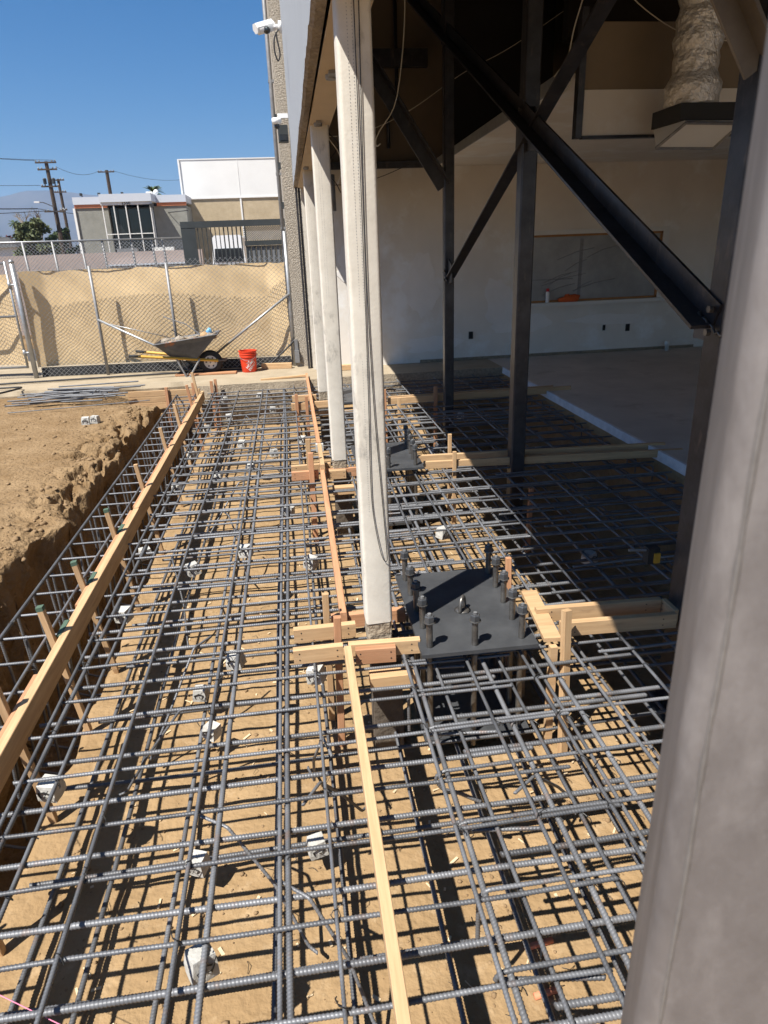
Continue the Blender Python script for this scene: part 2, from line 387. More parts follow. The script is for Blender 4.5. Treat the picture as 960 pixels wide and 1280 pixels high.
mb.cur = 0; tp = [(vs[i*6][0], vs[i*6][1], .004) for i in range(n+1)]; mb.add(tp+[(3.575, p[1], .004) for p in tp], [(i, i+1, n+2+i, n+1+i) for i in range(n)])
tag(mb.build('floor_edge', [M_SLABEDGE, M_SOIL]), kind='structure')

# ---- mountains
def mountains():
    nx, ny = 160, 26; xs = np.linspace(-4600, 2600, nx); ys = np.linspace(3300, 4900, ny)
    X, Y = np.meshgrid(xs, ys)
    v = (Y-3300)/1600
    ridge = 300 + 40*fbm(X/900, X*0+1.7, 4, 2) + 35*np.exp(-((X+1250)/420)**2)
    Z = ridge*np.clip(v*1.7, 0, 1)**.8*np.where(v > .62, 1-(v-.62)*.8, 1) + 70*fbm(X/420, Y/420, 5, 4)*np.clip(v*2, 0, .55)
    Z = np.where(v < .001, -4, Z)
    V = np.stack([X, Y, Z], -1).reshape(-1, 3); idx = np.arange(nx*ny).reshape(ny, nx)
    F = np.stack([idx[:-1, :-1], idx[:-1, 1:], idx[1:, 1:], idx[1:, :-1]], -1).reshape(-1, 4)
    me = bpy.data.meshes.new('mountains'); me.from_pydata(V.tolist(), [], F.tolist()); me.materials.append(M_ROCK)
    me.polygons.foreach_set('use_smooth', [True]*len(me.polygons))
    o = bpy.data.objects.new('mountains', me); COL.objects.link(o); tag(o, kind='structure')
mountains()

# ================================================================== BUILDING UNDER REPAIR
bld = empty('building', (3, 6, 0), 'tilt-up building with its street wall cut open and a bare drywall room inside', 'building')
# front wall above the opening (grey paint) with a ragged broken lower edge
def front_wall():
    mb = MB(); n = 170; y0, y1 = -2.0, 12.45
    def xo(y): return .195 + .006*max(0, y-3)
    rag = []; 
    for i in range(n+1):
        y = y0+(y1-y0)*i/n
        zz = 2.955 + .035*fbm(np.array([y*1.3]), np.array([.5]), 3, 15)[0] + .03*fbm(np.array([y*9]), np.array([2.5]), 3, 16)[0]
        rag.append((y, zz))
    vs = [];
    for y, z in rag: vs += [(xo(y), y, 9.0), (xo(y), y, z), (xo(y)+.02, y, z-.012), (xo(y)+.065, y, 2.945)]
    mb.cur = 0; mb.add(vs, [(i*4, i*4+1, (i+1)*4+1, (i+1)*4) for i in range(n)])
    mb.cur = 1; mb.add(vs, [(i*4+k, i*4+k+1, (i+1)*4+k+1, (i+1)*4+k) for i in range(n) for k in (1, 2)])
    mb.cur = 0
    x1 = xo(y1)
    mb.add([(x1, y1, 2.95), (x1+.2, y1, 2.95), (x1+.2, y1, 9), (x1, y1, 9)], [(0, 1, 2, 3)])
    mb.add([(.195, y0, 9), (.43, y0, 9), (x1+.2, y1, 9), (x1, y1, 9)], [(0, 1, 2, 3)])
    mb.add([(.43, y0, 2.95), (x1+.2, y1, 2.95), (x1+.2, y1, 9), (.43, y0, 9)], [(0, 1, 2, 3)])
    mb.add([(.195, y0, 2.95), (.43, y0, 2.95), (.43, y0, 9), (.195, y0, 9)], [(0, 1, 2, 3)])
    return part(mb, 'front_wall', [M_GREYPAINT, M_BROKEN], bld)
front_wall()
mb = MB(); n = 10
mb.add([(.255, -2, 2.93), (.425, -2, 2.93), (.485, 12.25, 2.93), (.315, 12.25, 2.93), (.255, -2, 2.948), (.425, -2, 2.948), (.485, 12.25, 2.948), (.315, 12.25, 2.948)],
       [(0, 1, 2, 3), (4, 7, 6, 5), (0, 4, 5, 1), (1, 5, 6, 2), (2, 6, 7, 3), (3, 7, 4, 0)])
sf = part(mb, 'soffit', M_SOFFIT, bld)
for y in (4.55, 6.15, 9.3):
    mb = MB(); mb.lathe([(.03, 2.905), (.034, 2.915), (.034, 2.93)], 14, (.355, y, 0)); part(mb, 'soffit_light', M_GALVDULL, bld)
    mb = MB(); mb.box(.335, .375, y-.12, y-.03, 2.912, 2.93); part(mb, 'junction_box', M_GALVDULL, bld)
# pebble dash wall beyond the opening
mb = MB(); mb.box(.075, .62, 12.62, 24, -.05, 9.2)
part(mb, 'pebble_wall', M_PEBBLE, bld)
# white end jamb and dark door frame
mb = MB(); mb.box(.36, .62, 12.2, 12.30, 0.0, 2.93); part(mb, 'end_jamb', M_PLASTER, bld)
mb = MB(); mb.box(.27, .305, 12.33, 12.43, 0.0, 3.2); mb.box(.315, .352, 12.36, 12.45, 0.0, 3.2); part(mb, 'door_frame', M_BLACKSTEEL, bld)
# back wall, upper brown wall, ceilings
mb = MB(); mb.box(.62, 12, 12.28, 12.40, -.1, 3.24); bw = part(mb, 'back_wall', M_DRYWALL, bld)
mb = MB(); mb.box(.43, 12, 12.55, 12.65, 3.0, 7.0); part(mb, 'upper_wall', M_DRYBROWN, bld)
mb = MB(); mb.box(.62, 2.46, 12.22, 12.35, 3.18, 3.285); part(mb, 'wall_track', M_BLACKSTEEL, bld)
mb = MB(); mb.add([(2.60, 12.27, 3.22), (2.42, 5.6, 3.22), (9.5, 5.6, 3.22), (9.5, 12.27, 3.22), (2.60, 12.27, 3.25), (2.42, 5.6, 3.25), (9.5, 5.6, 3.25), (9.5, 12.27, 3.25)],
    [(0, 3, 2, 1), (4, 5, 6, 7), (0, 1, 5, 4), (1, 2, 6, 5), (2, 3, 7, 6), (3, 0, 4, 7)])
del mb.v[:], mb.f[:], mb.mi[:]
# lower ceiling: narrow part towards the street, wide part behind the bulkhead
def slab(mb, poly, z0, z1):
    k = len(poly); mb.add([(x, y, z0) for x, y in poly]+[(x, y, z1) for x, y in poly],
        [tuple(range(k-1, -1, -1)), tuple(range(k, 2*k))]+[(i, (i+1) % k, k+(i+1) % k, k+i) for i in range(k)])
slab(mb, [(2.62, 12.275), (2.42, 6.06), (9.9, 6.06), (9.9, 12.275)], 3.20, 3.235)
ceil = part(mb, 'ceiling', M_DRYWALL, bld)
mb = MB(); mb.prism([(-.012, -.03), (.0, -.03), (.0, .085), (-.012, .085)], (2.605, 12.2, 3.215), (2.405, 6.06, 3.215), (1, 0, 0))
part(mb, 'ceiling_track', M_GALV, ceil)
mb = MB(); mb.box(2.50, 9.8, 6.005, 6.05, 2.785, 3.11); bh = part(mb, 'bulkhead', M_DRYWALL, bld)
mb = MB(); mb.box(2.49, 9.8, 6.01, 6.045, 3.113, 3.57); part(mb, 'bulkhead_board', M_DRYBROWN, bh)
mb = MB(); mb.box(2.435, 2.487, 5.98, 6.058, 2.765, 3.66); mb.box(2.5, 9.8, 5.99, 6.055, 2.762, 2.783); part(mb, 'bulkhead_stud', M_BLACKSTEEL, bh)
mb = MB(); mb.box(.43, 12, -3, 12.66, 6.9, 7.1); rf = part(mb, 'roof', M_DARKROOF, bld)
for i, y in enumerate(np.arange(-.4, 12.2, 1.55)):
    mb = MB(); mb.box(.45, 12, y-.04, y+.04, 6.55, 6.895); part(mb, 'roof_joist', M_DARKROOF, rf)
mb = MB(); mb.box(9.95, 10.1, -3, 12.6, -.1, 7.0); part(mb, 'side_wall', M_DRYWALL, bld)
mb = MB(); mb.box(.43, 12, -3.1, -2.95, 4.2, 7.0); part(mb, 'side_wall', M_DRYWALL, bld)  # unseen wall left open below, shaped to let bounced light into the room
# dark clutter hung from the roof above the ceiling line
mb = MB(); mb.box(.5, 2.5, 12.30, 12.42, 4.62, 4.86); part(mb, 'dark_beam', M_BLACKSTEEL, bld)
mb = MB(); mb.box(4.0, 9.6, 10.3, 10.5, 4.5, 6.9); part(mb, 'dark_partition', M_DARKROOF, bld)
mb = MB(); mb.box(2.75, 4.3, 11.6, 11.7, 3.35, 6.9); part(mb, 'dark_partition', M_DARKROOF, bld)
def pipe(name, pts, rad, m, label, cat='pipe', group=None, n=8):
    mb = MB(); mb.tube(pts, rad, n); o = mb.build(name, m, smooth=True); return tag(o, label, cat, group)
pipe('pipe', [(2.02, 12.45, 6.9), (2.02, 12.45, 4.02), (1.98, 12.45, 3.98), (1.88, 12.45, 3.96), (1.86, 12.45, 3.92), (1.86, 12.45, 3.5)], .028, M_BLACKSTEEL, 'black pipe with a jog on the brown upper wall behind the braces')
pipe('pipe', [(2.62, 11.3, 6.9), (2.62, 11.3, 3.35)], .035, M_BLACKSTEEL, 'straight black pipe dropping to the ceiling track')
pipe('pipe', [(2.45, 11.0, 6.9), (2.45, 11.0, 4.6)], .02, M_BLACKSTEEL, 'thin black hanger rod high above the ceiling track')

# window in the back wall
win = empty('window', (5.5, 12.25, .98), 'interior window in the drywall with orange wood lining and dusty plastic film', 'window')
wx0, wx1, wz0, wz1 = 4.28, 6.72, .95, 2.08
mb = MB(); mb.box(wx0, wx1, 12.262, 12.276, wz0, wz1); pane = part(mb, 'pane', M_PLASTICSHEET, win)
mb = MB()
for (a, b, e, g) in ((wx0-.03, wx1+.03, wz1-.035, wz1), (wx0-.03, wx1+.03, wz0, wz0+.035), (wx1-.03, wx1+.005, wz0, wz1)): mb.box(a, b, 12.235, 12.262, e, g)
part(mb, 'lining', M_TRIM, win)
mb = MB(); mb.box(wx0-.1, wx1+.12, 12.225, 12.2795, wz1+.002, wz1+.075); mb.box(wx1+.007, wx1+.12, 12.225, 12.2795, wz0-.07, wz1); part(mb, 'frame', M_WHITEPAINT, win)
mb = MB(); mb.box(wx0-.1, wx1+.14, 12.14, 12.279, wz0-.06, wz0-.002); part(mb, 'sill', M_WHITEPAINT, win)
mb = MB(); 
for k in range(9):
    a = random.uniform(4.45, 6.0); b = a+random.uniform(.3, .9)
    z0 = random.uniform(1.05, 1.7); mb.tube([(a, 12.258, z0), ((a+b)/2, 12.254, z0+.12), (b, 12.258, z0+.18)], .004, 4)
part(mb, 'film_creases', M_GALVDULL, win)
mb = MB(); mb.box(5.2, 5.26, 12.2575, 12.2615, 1.05, 2.0); mb.box(4.3, 5.1, 12.2575, 12.2615, 1.33, 1.35); part(mb, 'film_seam', M_GALVDULL, win)
# paler joint compound smeared on the drywall
def patch(cx, cz, rx, rz, seed):
    yf = 12.2775-.0007*seed
    rr = random.Random(seed); mb = MB(); n = 26; ph = [rr.uniform(0, 6) for _ in range(3)]
    pts = [(cx+rx*math.cos(2*math.pi*i/n)*(1+.22*math.sin(3*2*math.pi*i/n+ph[0])+.12*math.sin(7*2*math.pi*i/n+ph[1])), cz+rz*math.sin(2*math.pi*i/n)*(1+.2*math.sin(2*2*math.pi*i/n+ph[2])+.1*math.sin(9*2*math.pi*i/n+ph[0]))) for i in range(n)]
    mb.add([(x, yf, z) for x, z in pts]+[(x, 12.2802, z) for x, z in pts], [tuple(range(n))]+[(i, (i+1) % n, n+(i+1) % n, n+i) for i in range(n)]); return mb
for k, (a, b, c, e) in enumerate(((4.1, .62, .55, .22), (3.75, .98, .28, .45), (2.35, 1.35, .3, .45), (5.9, .60, .7, .1), (1.2, 1.7, .35, .3), (2.5, .32, .5, .15))):
    part(patch(a, b, c, e, k+3), 'joint_compound', mat('joint_compound', (.82, .79, .755), .95, var=.08, vscale=3), bw)
mb = MB(); mb.box(2.3, 7.6, 12.262, 12.2795, .002, .05); part(mb, 'base_strip', M_COLCONC, bw)
# things on the sill and the wall
can = empty('spray_can', (4.62, 12.19, .95), 'white spray can with red cap on the window sill', 'spray can')
mb = MB(); mb.lathe([(.031, .95), (.033, .955), (.033, 1.12), (.024, 1.14)], 14, (4.62, 12.19, 0)); part(mb, 'body', M_WHITE, can, True)
mb = MB(); mb.lathe([(.026, 1.142), (.026, 1.185), (.02, 1.195)], 14, (4.62, 12.19, 0)); part(mb, 'cap', M_RED, can, True)
def lump(name, c, rx, ry, rz, m, label, cat, seed=0, amp=.3, flat=True, n=14):
    mb = MB(); vs = []; rr = np.random.default_rng(seed)
    ph = rr.uniform(0, 6, 6)
    for i in range(n//2+1):
        th = math.pi*i/(n//2)
        for j in range(n):
            a = 2*math.pi*j/n
            k = 1+amp*(math.sin(3*a+ph[0]+2*th)*.4+math.sin(5*a+ph[1])*.3*math.sin(th)+math.sin(4*th+ph[2]+a)*.3)
            z = math.cos(th)*rz*k
            vs.append((c[0]+math.sin(th)*math.cos(a)*rx*k, c[1]+math.sin(th)*math.sin(a)*ry*k, c[2]+(max(z, -rz*.35) if flat else z)))
    k2 = n//2
    mb.add(vs, [(i*n+j, i*n+(j+1) % n, (i+1)*n+(j+1) % n, (i+1)*n+j) for i in range(k2) for j in range(n)])
    o = mb.build(name, m, smooth=True); return tag(o, label, cat)
lump('rag', (5.02, 12.17, .98), .19, .06, .085, M_RAG, 'crumpled orange rag on the window sill beside the spray can', 'rag', 3, .5)
for x, z, lb in ((3.24, .44, 'outlet box in the wall between two steel columns'), (5.77, .45, 'pale rimmed outlet box under the window'), (6.24, .43, 'dark outlet box near the window sill end')):
    ob = empty('outlet_box', (x, 12.28, z-.06), lb, 'outlet')
    mb = MB(); mb.box(x-.04, x+.04, 12.268, 12.279, z-.065, z+.065); part(mb, 'rim', M_WHITEPAINT if 5.5 < x < 6 else M_BLACKSTEEL, ob)
    mb = MB(); mb.box(x-.027, x+.027, 12.262, 12.268, z-.05, z+.05); part(mb, 'opening', M_RUBBER, ob)
mb = MB(); mb.lathe([(.035, 0), (.035, .10), (.047, .10), (.047, .17), (.038, .17)], 14, (6.94, 12.05, 0)); tag(mb.build('pipe_stub', M_WHITE, smooth=True), 'short white pipe stub standing on the floor by the wall', 'pipe')
lump('cap', (2.75, 12.1, .0), .09, .07, .05, M_DARKFORM, 'small grey lump of debris on the floor strip', 'debris', 5)

# duct with diffuser
du = empty('duct', (3.15, 5.5, 2.70), 'foil wrapped duct hanging from the roof above a square air diffuser', 'duct')
mb = MB(); prof = []
for i in range(76):
    z = 2.88+ i*.042; prof.append((.165+.010*math.sin(i*1.9)+.008*math.sin(i*.7)+(.035*max(0, 1-abs(i-3)/4)), z))
mb.lathe(prof, 26, (3.17, 5.56, 0)); part(mb, 'foil_sleeve', M_FOIL, du, True)
mb = MB(); mb.box(2.97, 3.42, 5.34, 5.76, 2.785, 2.90); part(mb, 'collar', M_RUBBER, du)
mb = MB()
a = [(2.99, 5.28, 2.765), (3.42, 5.28, 2.755), (3.36, 5.50, 2.62), (2.89, 5.50, 2.63)]
b = [(3.0, 5.32, 2.782), (3.42, 5.32, 2.778), (3.43, 5.74, 2.78), (2.98, 5.74, 2.783)]
mb.add(a+b, [(0, 3, 2, 1), (4, 5, 6, 7)]+[(i, (i+1) % 4, 4+(i+1) % 4, 4+i) for i in range(4)]); dif = part(mb, 'diffuser', M_WHITEPAINT, du)
mb = MB()
for i in range(4): mb.tube([Vector(a[i])-Vector((0, 0, .004)), Vector(a[(i+1) % 4])-Vector((0, 0, .004))], .012, 4)
part(mb, 'diffuser_rim', M_GALVDULL, dif)

# ---- white plastered columns on chipped bases
COLY = [3.25, 6.32, 9.72]
def plaster_column(i, x, y, label):
    o = empty('plaster_column', (x, y, -.02), label, 'column', 'plaster columns under the soffit')
    mb = MB(); hw = .072; ch = .016; L = 26
    prof = []
    for (sx, sy_) in ((1, 1), (-1, 1), (-1, -1), (1, -1)):
        for k in range(4):
            a0 = {(1, 1): 0, (-1, 1): 90, (-1, -1): 180, (1, -1): 270}[(sx, sy_)] + 30*k
            prof.append((sx*(hw-ch)+ch*math.cos(R(a0)), sy_*(hw-ch)+ch*math.sin(R(a0))))
    vs = []; n = len(prof)
    for k in range(L+1):
        z = .10+(2.93-.10)*k/L
        for j, (px, py) in enumerate(prof):
            wob = .0025*fbm(np.array([j*.8+i*9]), np.array([z*3]), 3, 40)[0]
            rag = .02*fbm(np.array([j*1.3+i*5]), np.array([.3]), 2, 41)[0] if k == 0 else 0
            vs.append((x+px*(1+wob*8), y+py*(1+wob*8), z+rag))
    mb.add(vs, [(k*n+j, k*n+(j+1) % n, (k+1)*n+(j+1) % n, (k+1)*n+j) for k in range(L) for j in range(n)]+[tuple(range(n-1, -1, -1)), tuple(L*n+j for j in range(n))])
    autosmooth(part(mb, 'shaft', M_PLASTER, o))
    mb = MB(); vs = []
    prof2 = [(px*.955, py*.955) for px, py in prof]
    for k in range(5):
        z = -.02+.15*k/4
        for j, (px, py) in enumerate(prof2):
            q = 1+.09*fbm(np.array([j*1.9+i*7]), np.array([z*30]), 3, 50)[0]
            vs.append((x+px*q, y+py*q, z))
    mb.add(vs, [(k*n+j, k*n+(j+1) % n, (k+1)*n+(j+1) % n, (k+1)*n+j) for k in range(4) for j in range(n)]+[tuple(range(n-1, -1, -1)), tuple(4*n+j for j in range(n))])
    part(mb, 'chipped_base', M_COLCONC, o)
    # perforated corner beads left in the plaster
    mb = MB()
    for bx in (-.028, -.008):
        for z in np.arange(.75 if i == 0 else 1.6, 2.9, .0125):
            mb.box(x+bx-.0011, x+bx+.0011, y-hw-.0006, y-hw+.002, z, z+.004)
    part(mb, 'bead_holes', M_GALVDULL, o)
    return o
plaster_column(0, .35, 3.25, 'tall white plaster column nearest the black anchor plate with cords on it')
plaster_column(1, .372, 6.32, 'middle white plaster column standing behind the cord draped one')
plaster_column(2, .40, 9.72, 'farthest white plaster column with red brown chipped base')
# footing pads under the columns
for i, (x, y) in enumerate(((.37, 3.2), (.38, 6.3), (.40, 9.6))):
    o = empty('footing_pad', (x, y, -.72), ['brown footing block under the column nearest the anchor plate', 'brown footing block under the middle plaster column', 'brown footing block under the farthest plaster column'][i], 'footing', 'footing pads under the columns')
    mb = MB(); mb.box(x-.075, x+.09, y-.06, y+.10, -.72, -.025); part(mb, 'pedestal', mat('dark_brown_concrete', (.13, .105, .08), .95, var=.4, vscale=12, bump=.6, bscale=30), o)  # pedestal concrete in a dark mottled brown
    mb = MB(); mb.box(x-.10, x+.16, y-.20, y-.105, -.20, -.13); part(mb, 'timber', M_WOOD, o)
# cords down the near column
def cord(pts, rad, m, label, group=None, name='cord', n=6):
    P = [Vector(p) for p in pts]; q = []
    for i in range(len(P)-1):
        p0 = P[max(i-1, 0)]; p1 = P[i]; p2 = P[i+1]; p3 = P[min(i+2, len(P)-1)]
        for k in range(6):
            t = k/6; q.append(.5*((2*p1)+(-p0+p2)*t+(2*p0-5*p1+4*p2-p3)*t*t+(-p0+3*p1-3*p2+p3)*t**3))
    q.append(P[-1]); mb = MB(); mb.tube(q, rad, n); return tag(mb.build(name, m, smooth=True), label, 'cord', group)
cy0 = 3.25-.072-.006
cord([(.352, cy0, 2.92), (.349, cy0, 2.2), (.345, cy0, 1.55), (.342, cy0, 1.30), (.336, cy0, 1.0), (.340, cy0, .75), (.372, cy0-.004, .52), (.40, cy0-.004, .47), (.402, cy0, .56), (.385, cy0, .9), (.365, cy0, 1.35), (.358, cy0, 2.0), (.372, cy0, 2.92)], .0021, M_CABLE, 'dark looped cord hanging down the white column face')

# ---- black steel frame
def tube_prof(w_, t=.012, ch=.02):
    h = w_/2; return [(h-ch, -h), (h, -h+ch), (h, h-ch), (h-ch, h), (-h+ch, h), (-h, h-ch), (-h, -h+ch), (-h+ch, -h)]
def steel_column(x, y, w_, z0, z1, label):
    o = empty('steel_column', (x, y, z0), label, 'column', 'black steel frame columns')
    mb = MB(); mb.prism(tube_prof(w_, ch=.012), (x, y, z0), (x, y, z1), (1, 0, 0)); part(mb, 'shaft', M_BLACKSTEEL, o)
    mb = MB(); mb.box(x-.17, x+.17, y-.17, y+.17, z0-.02, z0); bp = part(mb, 'base_plate', M_PLATE, o)
    return o
CX = 2.12
c1 = steel_column(CX+.02, 3.18, .155, -.66, 6.9, 'black steel column beside the grey near post with bolted gusset')
c2 = steel_column(CX, 6.23, .138, -.66, 6.9, 'black steel column where the long braces cross')
c3 = steel_column(CX-.04, 9.04, .125, -.66, 6.9, 'black steel column farthest back by the drywall')
def gusset(parent, pts, th, name='gusset_plate'):
    mb = MB(); k = len(pts)
    mb.add([(p[0]-th/2, p[1], p[2]) for p in pts]+[(p[0]+th/2, p[1], p[2]) for p in pts],
        [tuple(range(k-1, -1, -1)), tuple(range(k, 2*k))]+[(i, (i+1) % k, k+(i+1) % k, k+i) for i in range(k)])
    return part(mb, name, M_PLATE, parent)
gusset(c1, [(CX-.04, 3.10, 1.50), (CX-.04, 3.36, 1.50), (CX-.04, 3.36, 1.62), (CX-.04, 3.20, 1.80), (CX-.04, 3.10, 1.80)], .014)
gusset(c2, [(CX-.02, 5.98, 2.68), (CX-.02, 6.48, 2.75), (CX-.02, 6.48, 3.08), (CX-.02, 6.0, 3.0)], .014)
gusset(c3, [(CX-.05, 8.80, 1.55), (CX-.05, 9.04, 1.50), (CX-.05, 9.04, 1.85), (CX-.05, 8.80, 1.75)], .012)
def brace(p0, p1, leg, label, th=.016):
    t = th; L = [(0, 0), (0, leg), (-t, leg), (-t, -t), (-t, -t)]
    prof = [(.0, .0), (.0, leg), (-t*0+t, leg), (t, -t), (-leg, -t), (-leg, 0)]
    mb = MB(); mb.prism(prof, p0, p1, (1, 0, 0)); o = mb.build('steel_brace', M_BLACKSTEEL); return tag(o, label, 'brace', 'diagonal steel braces')
brace((CX-.07, 3.17, 1.585), (CX-.07, 11.6, 5.40), .108, 'longest black angle brace running up from the gusset past two columns', .018)
brace((CX+.01, 8.98, 1.60), (CX+.01, 3.4, 3.93), .10, 'black brace rising from the far column across the column crossing')
brace((CX-.06, 9.0, 2.68), (CX-1.35, 9.02, 4.62), .14, 'black brace falling to the far column from over the soffit')
eb = brace((CX-.03, 3.12, 2.66), (CX-1.1, 3.12, 4.2), .09, 'short lit brace meeting the column top beside the near post'); eb.data.materials[0] = mat('lit_brace_steel', (.17, .148, .128), .5, .1, var=.35, vscale=6)  # paler copy of the brace steel, its lit look put into the colour
for cpar, cx0, yy, zz in ((c1, CX-.085, 3.17, 1.60), (c2, CX-.085, 6.20, 2.955), (c3, CX-.10, 8.98, 1.62)):
    mb = MB(); k = 9
    mb.tube([(cx0, yy-.10+.20*i/k, zz+.012*math.sin(i*2.2)-.06+.09*i/k) for i in range(k+1)], [.007+.002*math.sin(i*3) for i in range(k+1)], 6); part(mb, 'weld_bead', M_BOLT, cpar, True)
    for dz in (-.05, .06):
        mb = MB(); hexv = [(cx0+.004-(.022 if j else 0), yy+.018*math.cos(R(60*i)), zz+dz+.018*math.sin(R(60*i))) for j in (0, 1) for i in range(6)]
        mb.add(hexv, [tuple(range(5, -1, -1)), tuple(range(6, 12))]+[(i, (i+1) % 6, 6+(i+1) % 6, 6+i) for i in range(6)]); part(mb, 'bolt_head', M_BOLT, cpar)
# near post, close to the camera
pt = empty('near_post', (.43, .56, -.70), 'grey brown steel post standing close in front of everything', 'post')
mb = MB(); prof = []
hw, ch = .13, .022
for q, (sx, sy_) in enumerate(((1, 1), (-1, 1), (-1, -1), (1, -1))):
    for k in range(6):
        a0 = 90*q+18*k; prof.append((sx*(hw-ch)+ch*math.cos(R(a0)), sy_*(hw-ch)+ch*math.sin(R(a0))))
PA = R(30.5); pc = Vector((.300, .432, 0)) + Vector((math.sin(PA), math.cos(PA), 0))*hw + Vector((math.cos(PA), -math.sin(PA), 0))*hw
pax = Vector((math.cos(PA), -math.sin(PA), 0)); lean = pax*.003
mb.prism(prof, pc+Vector((0, 0, -.7))-lean*1.7, pc+Vector((0, 0, 6.9))+lean*5.9, pax); autosmooth(part(mb, 'shaft', M_POST, pt), 30)
fn = Vector((-math.sin(PA), -math.cos(PA), 0))
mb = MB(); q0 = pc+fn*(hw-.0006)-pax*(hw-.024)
mb.tube([q0+Vector((0, 0, z))+lean*(z-1.0)+pax*.0005*math.sin(z*23)-pax*.006*(z-1.2) for z in np.arange(-.7, 5.2, .02)], [.0024+.0006*math.sin(k*1.7)*math.sin(k*.37) for k in range(len(np.arange(-.7, 5.2, .02)))], 6); part(mb, 'highlight_streak', mat('highlight_scuff_steel', (.21, .195, .185), .5, .2, var=.3, vscale=40), pt, True)  # pale raised strip paints in the highlight along the post's rounded corner
for k, (u, z, L, tl) in enumerate(((.05, 1.55, .35, .02), (.11, 1.9, .5, -.03), (-.04, 1.2, .28, .05), (.09, 1.35, .4, .06), (.02, 2.15, .3, -.05))):
    mb = MB(); a = pc+fn*(hw+.0004)+pax*u; mb.tube([a+Vector((0, 0, z))+lean*(z-1.0), a+pax*tl+Vector((0, 0, z-L))+lean*(z-L-1.0)], [.0022, .0008], 5); part(mb, 'scuff', MATS['highlight_scuff_steel'], pt)
mb = MB(); mb.box(.22, .72, .22, .72, -.72, -.70); part(mb, 'base_plate', M_PLATE, pt)
# black clamp hanging on the near steel column
ck = empty('clamp', (2.02, 3.5, .18), 'small black clamp on the steel column beside the near post', 'clamp')
mb = MB(); mb.box(1.97, 2.04, 3.36, 3.42, .20, .30); part(mb, 'jaw', M_RUBBER, ck)
mb = MB(); mb.tube([(1.97, 3.39, .28), (1.86, 3.39, .29)], .008, 6); part(mb, 'handle', M_GALVDULL, ck)
mb = MB(); mb.box(2.005, 2.04, 3.345, 3.36, .21, .27); part(mb, 'pad', M_YELLOW, ck)

# ---- loose wires inside
cord([(1.14, 6.5, 4.2), (1.13, 6.5, 3.7), (1.08, 6.5, 3.3), (1.02, 6.5, 3.08), (.90, 6.5, 2.92), (.86, 6.5, 2.84), (.87, 6.5, 2.80), (.90, 6.5, 2.82)], .005, M_CORDWHITE, 'long pale cord dangling in front of the braces')
cord([(.62, 7.0, 3.4), (.65, 7.0, 3.12), (.70, 7.0, 2.95), (.78, 7.0, 2.90), (.88, 7.0, 2.93)], .004, M_CORDWHITE, 'short pale cord curling by the white column')
cord([(.6, 11.5, 3.55), (1.3, 11.5, 3.60), (2.0, 11.4, 3.85), (2.8, 11.2, 4.3), (3.5, 11, 4.6), (4.6, 10.2, 5.2)], .006, M_CORDWHITE, 'pale wire slung across the dark ceiling void')
cord([(.62, 11.9, 2.95), (1.1, 11.9, 2.93), (1.6, 11.9, 3.02), (2.1, 11.9, 3.2)], .006, M_CABLE, 'dark wire sagging across the top of the drywall')
cord([(.47, 8.0, 3.2), (.58, 8, 3.1), (.66, 8, 3.0), (.55, 8, 2.85), (.48, 8, 2.75), (.60, 8, 2.66), (.66, 8, 2.55)], .006, M_CABLE, 'tangled dark cable behind the middle column')
cord([(.49, 7.6, 3.3), (.52, 7.6, 3.05), (.62, 7.6, 2.9), (.66, 7.6, 2.75), (.60, 7.6, 2.6)], .005, M_CORDWHITE, 'tangled pale cable behind the middle column')
cord([(2.40, 5.9, 3.7), (2.34, 5.9, 3.5), (2.30, 5.9, 3.3), (2.22, 5.9, 3.12), (2.24, 5.9, 3.05), (2.33, 5.9, 3.12), (2.34, 5.9, 3.22), (2.27, 5.9, 3.25), (2.20, 5.9, 3.18)], .005, M_CORDWHITE, 'white cord looped beside the bulkhead')
cord([(2.6, 5.9, 3.85), (2.9, 5.9, 3.62), (3.3, 5.9, 3.45), (3.9, 5.9, 3.4)], .004, M_CORDWHITE, 'thin pale wire in front of the brown bulkhead')
mb = MB(); mb.tube([(.60, 8.6, 2.4), (.60, 8.6, 2.78)], .05, 10); tag(mb.build('canister', M_GALVDULL, smooth=True), 'grey canister hanging among cables behind the columns', 'canister')

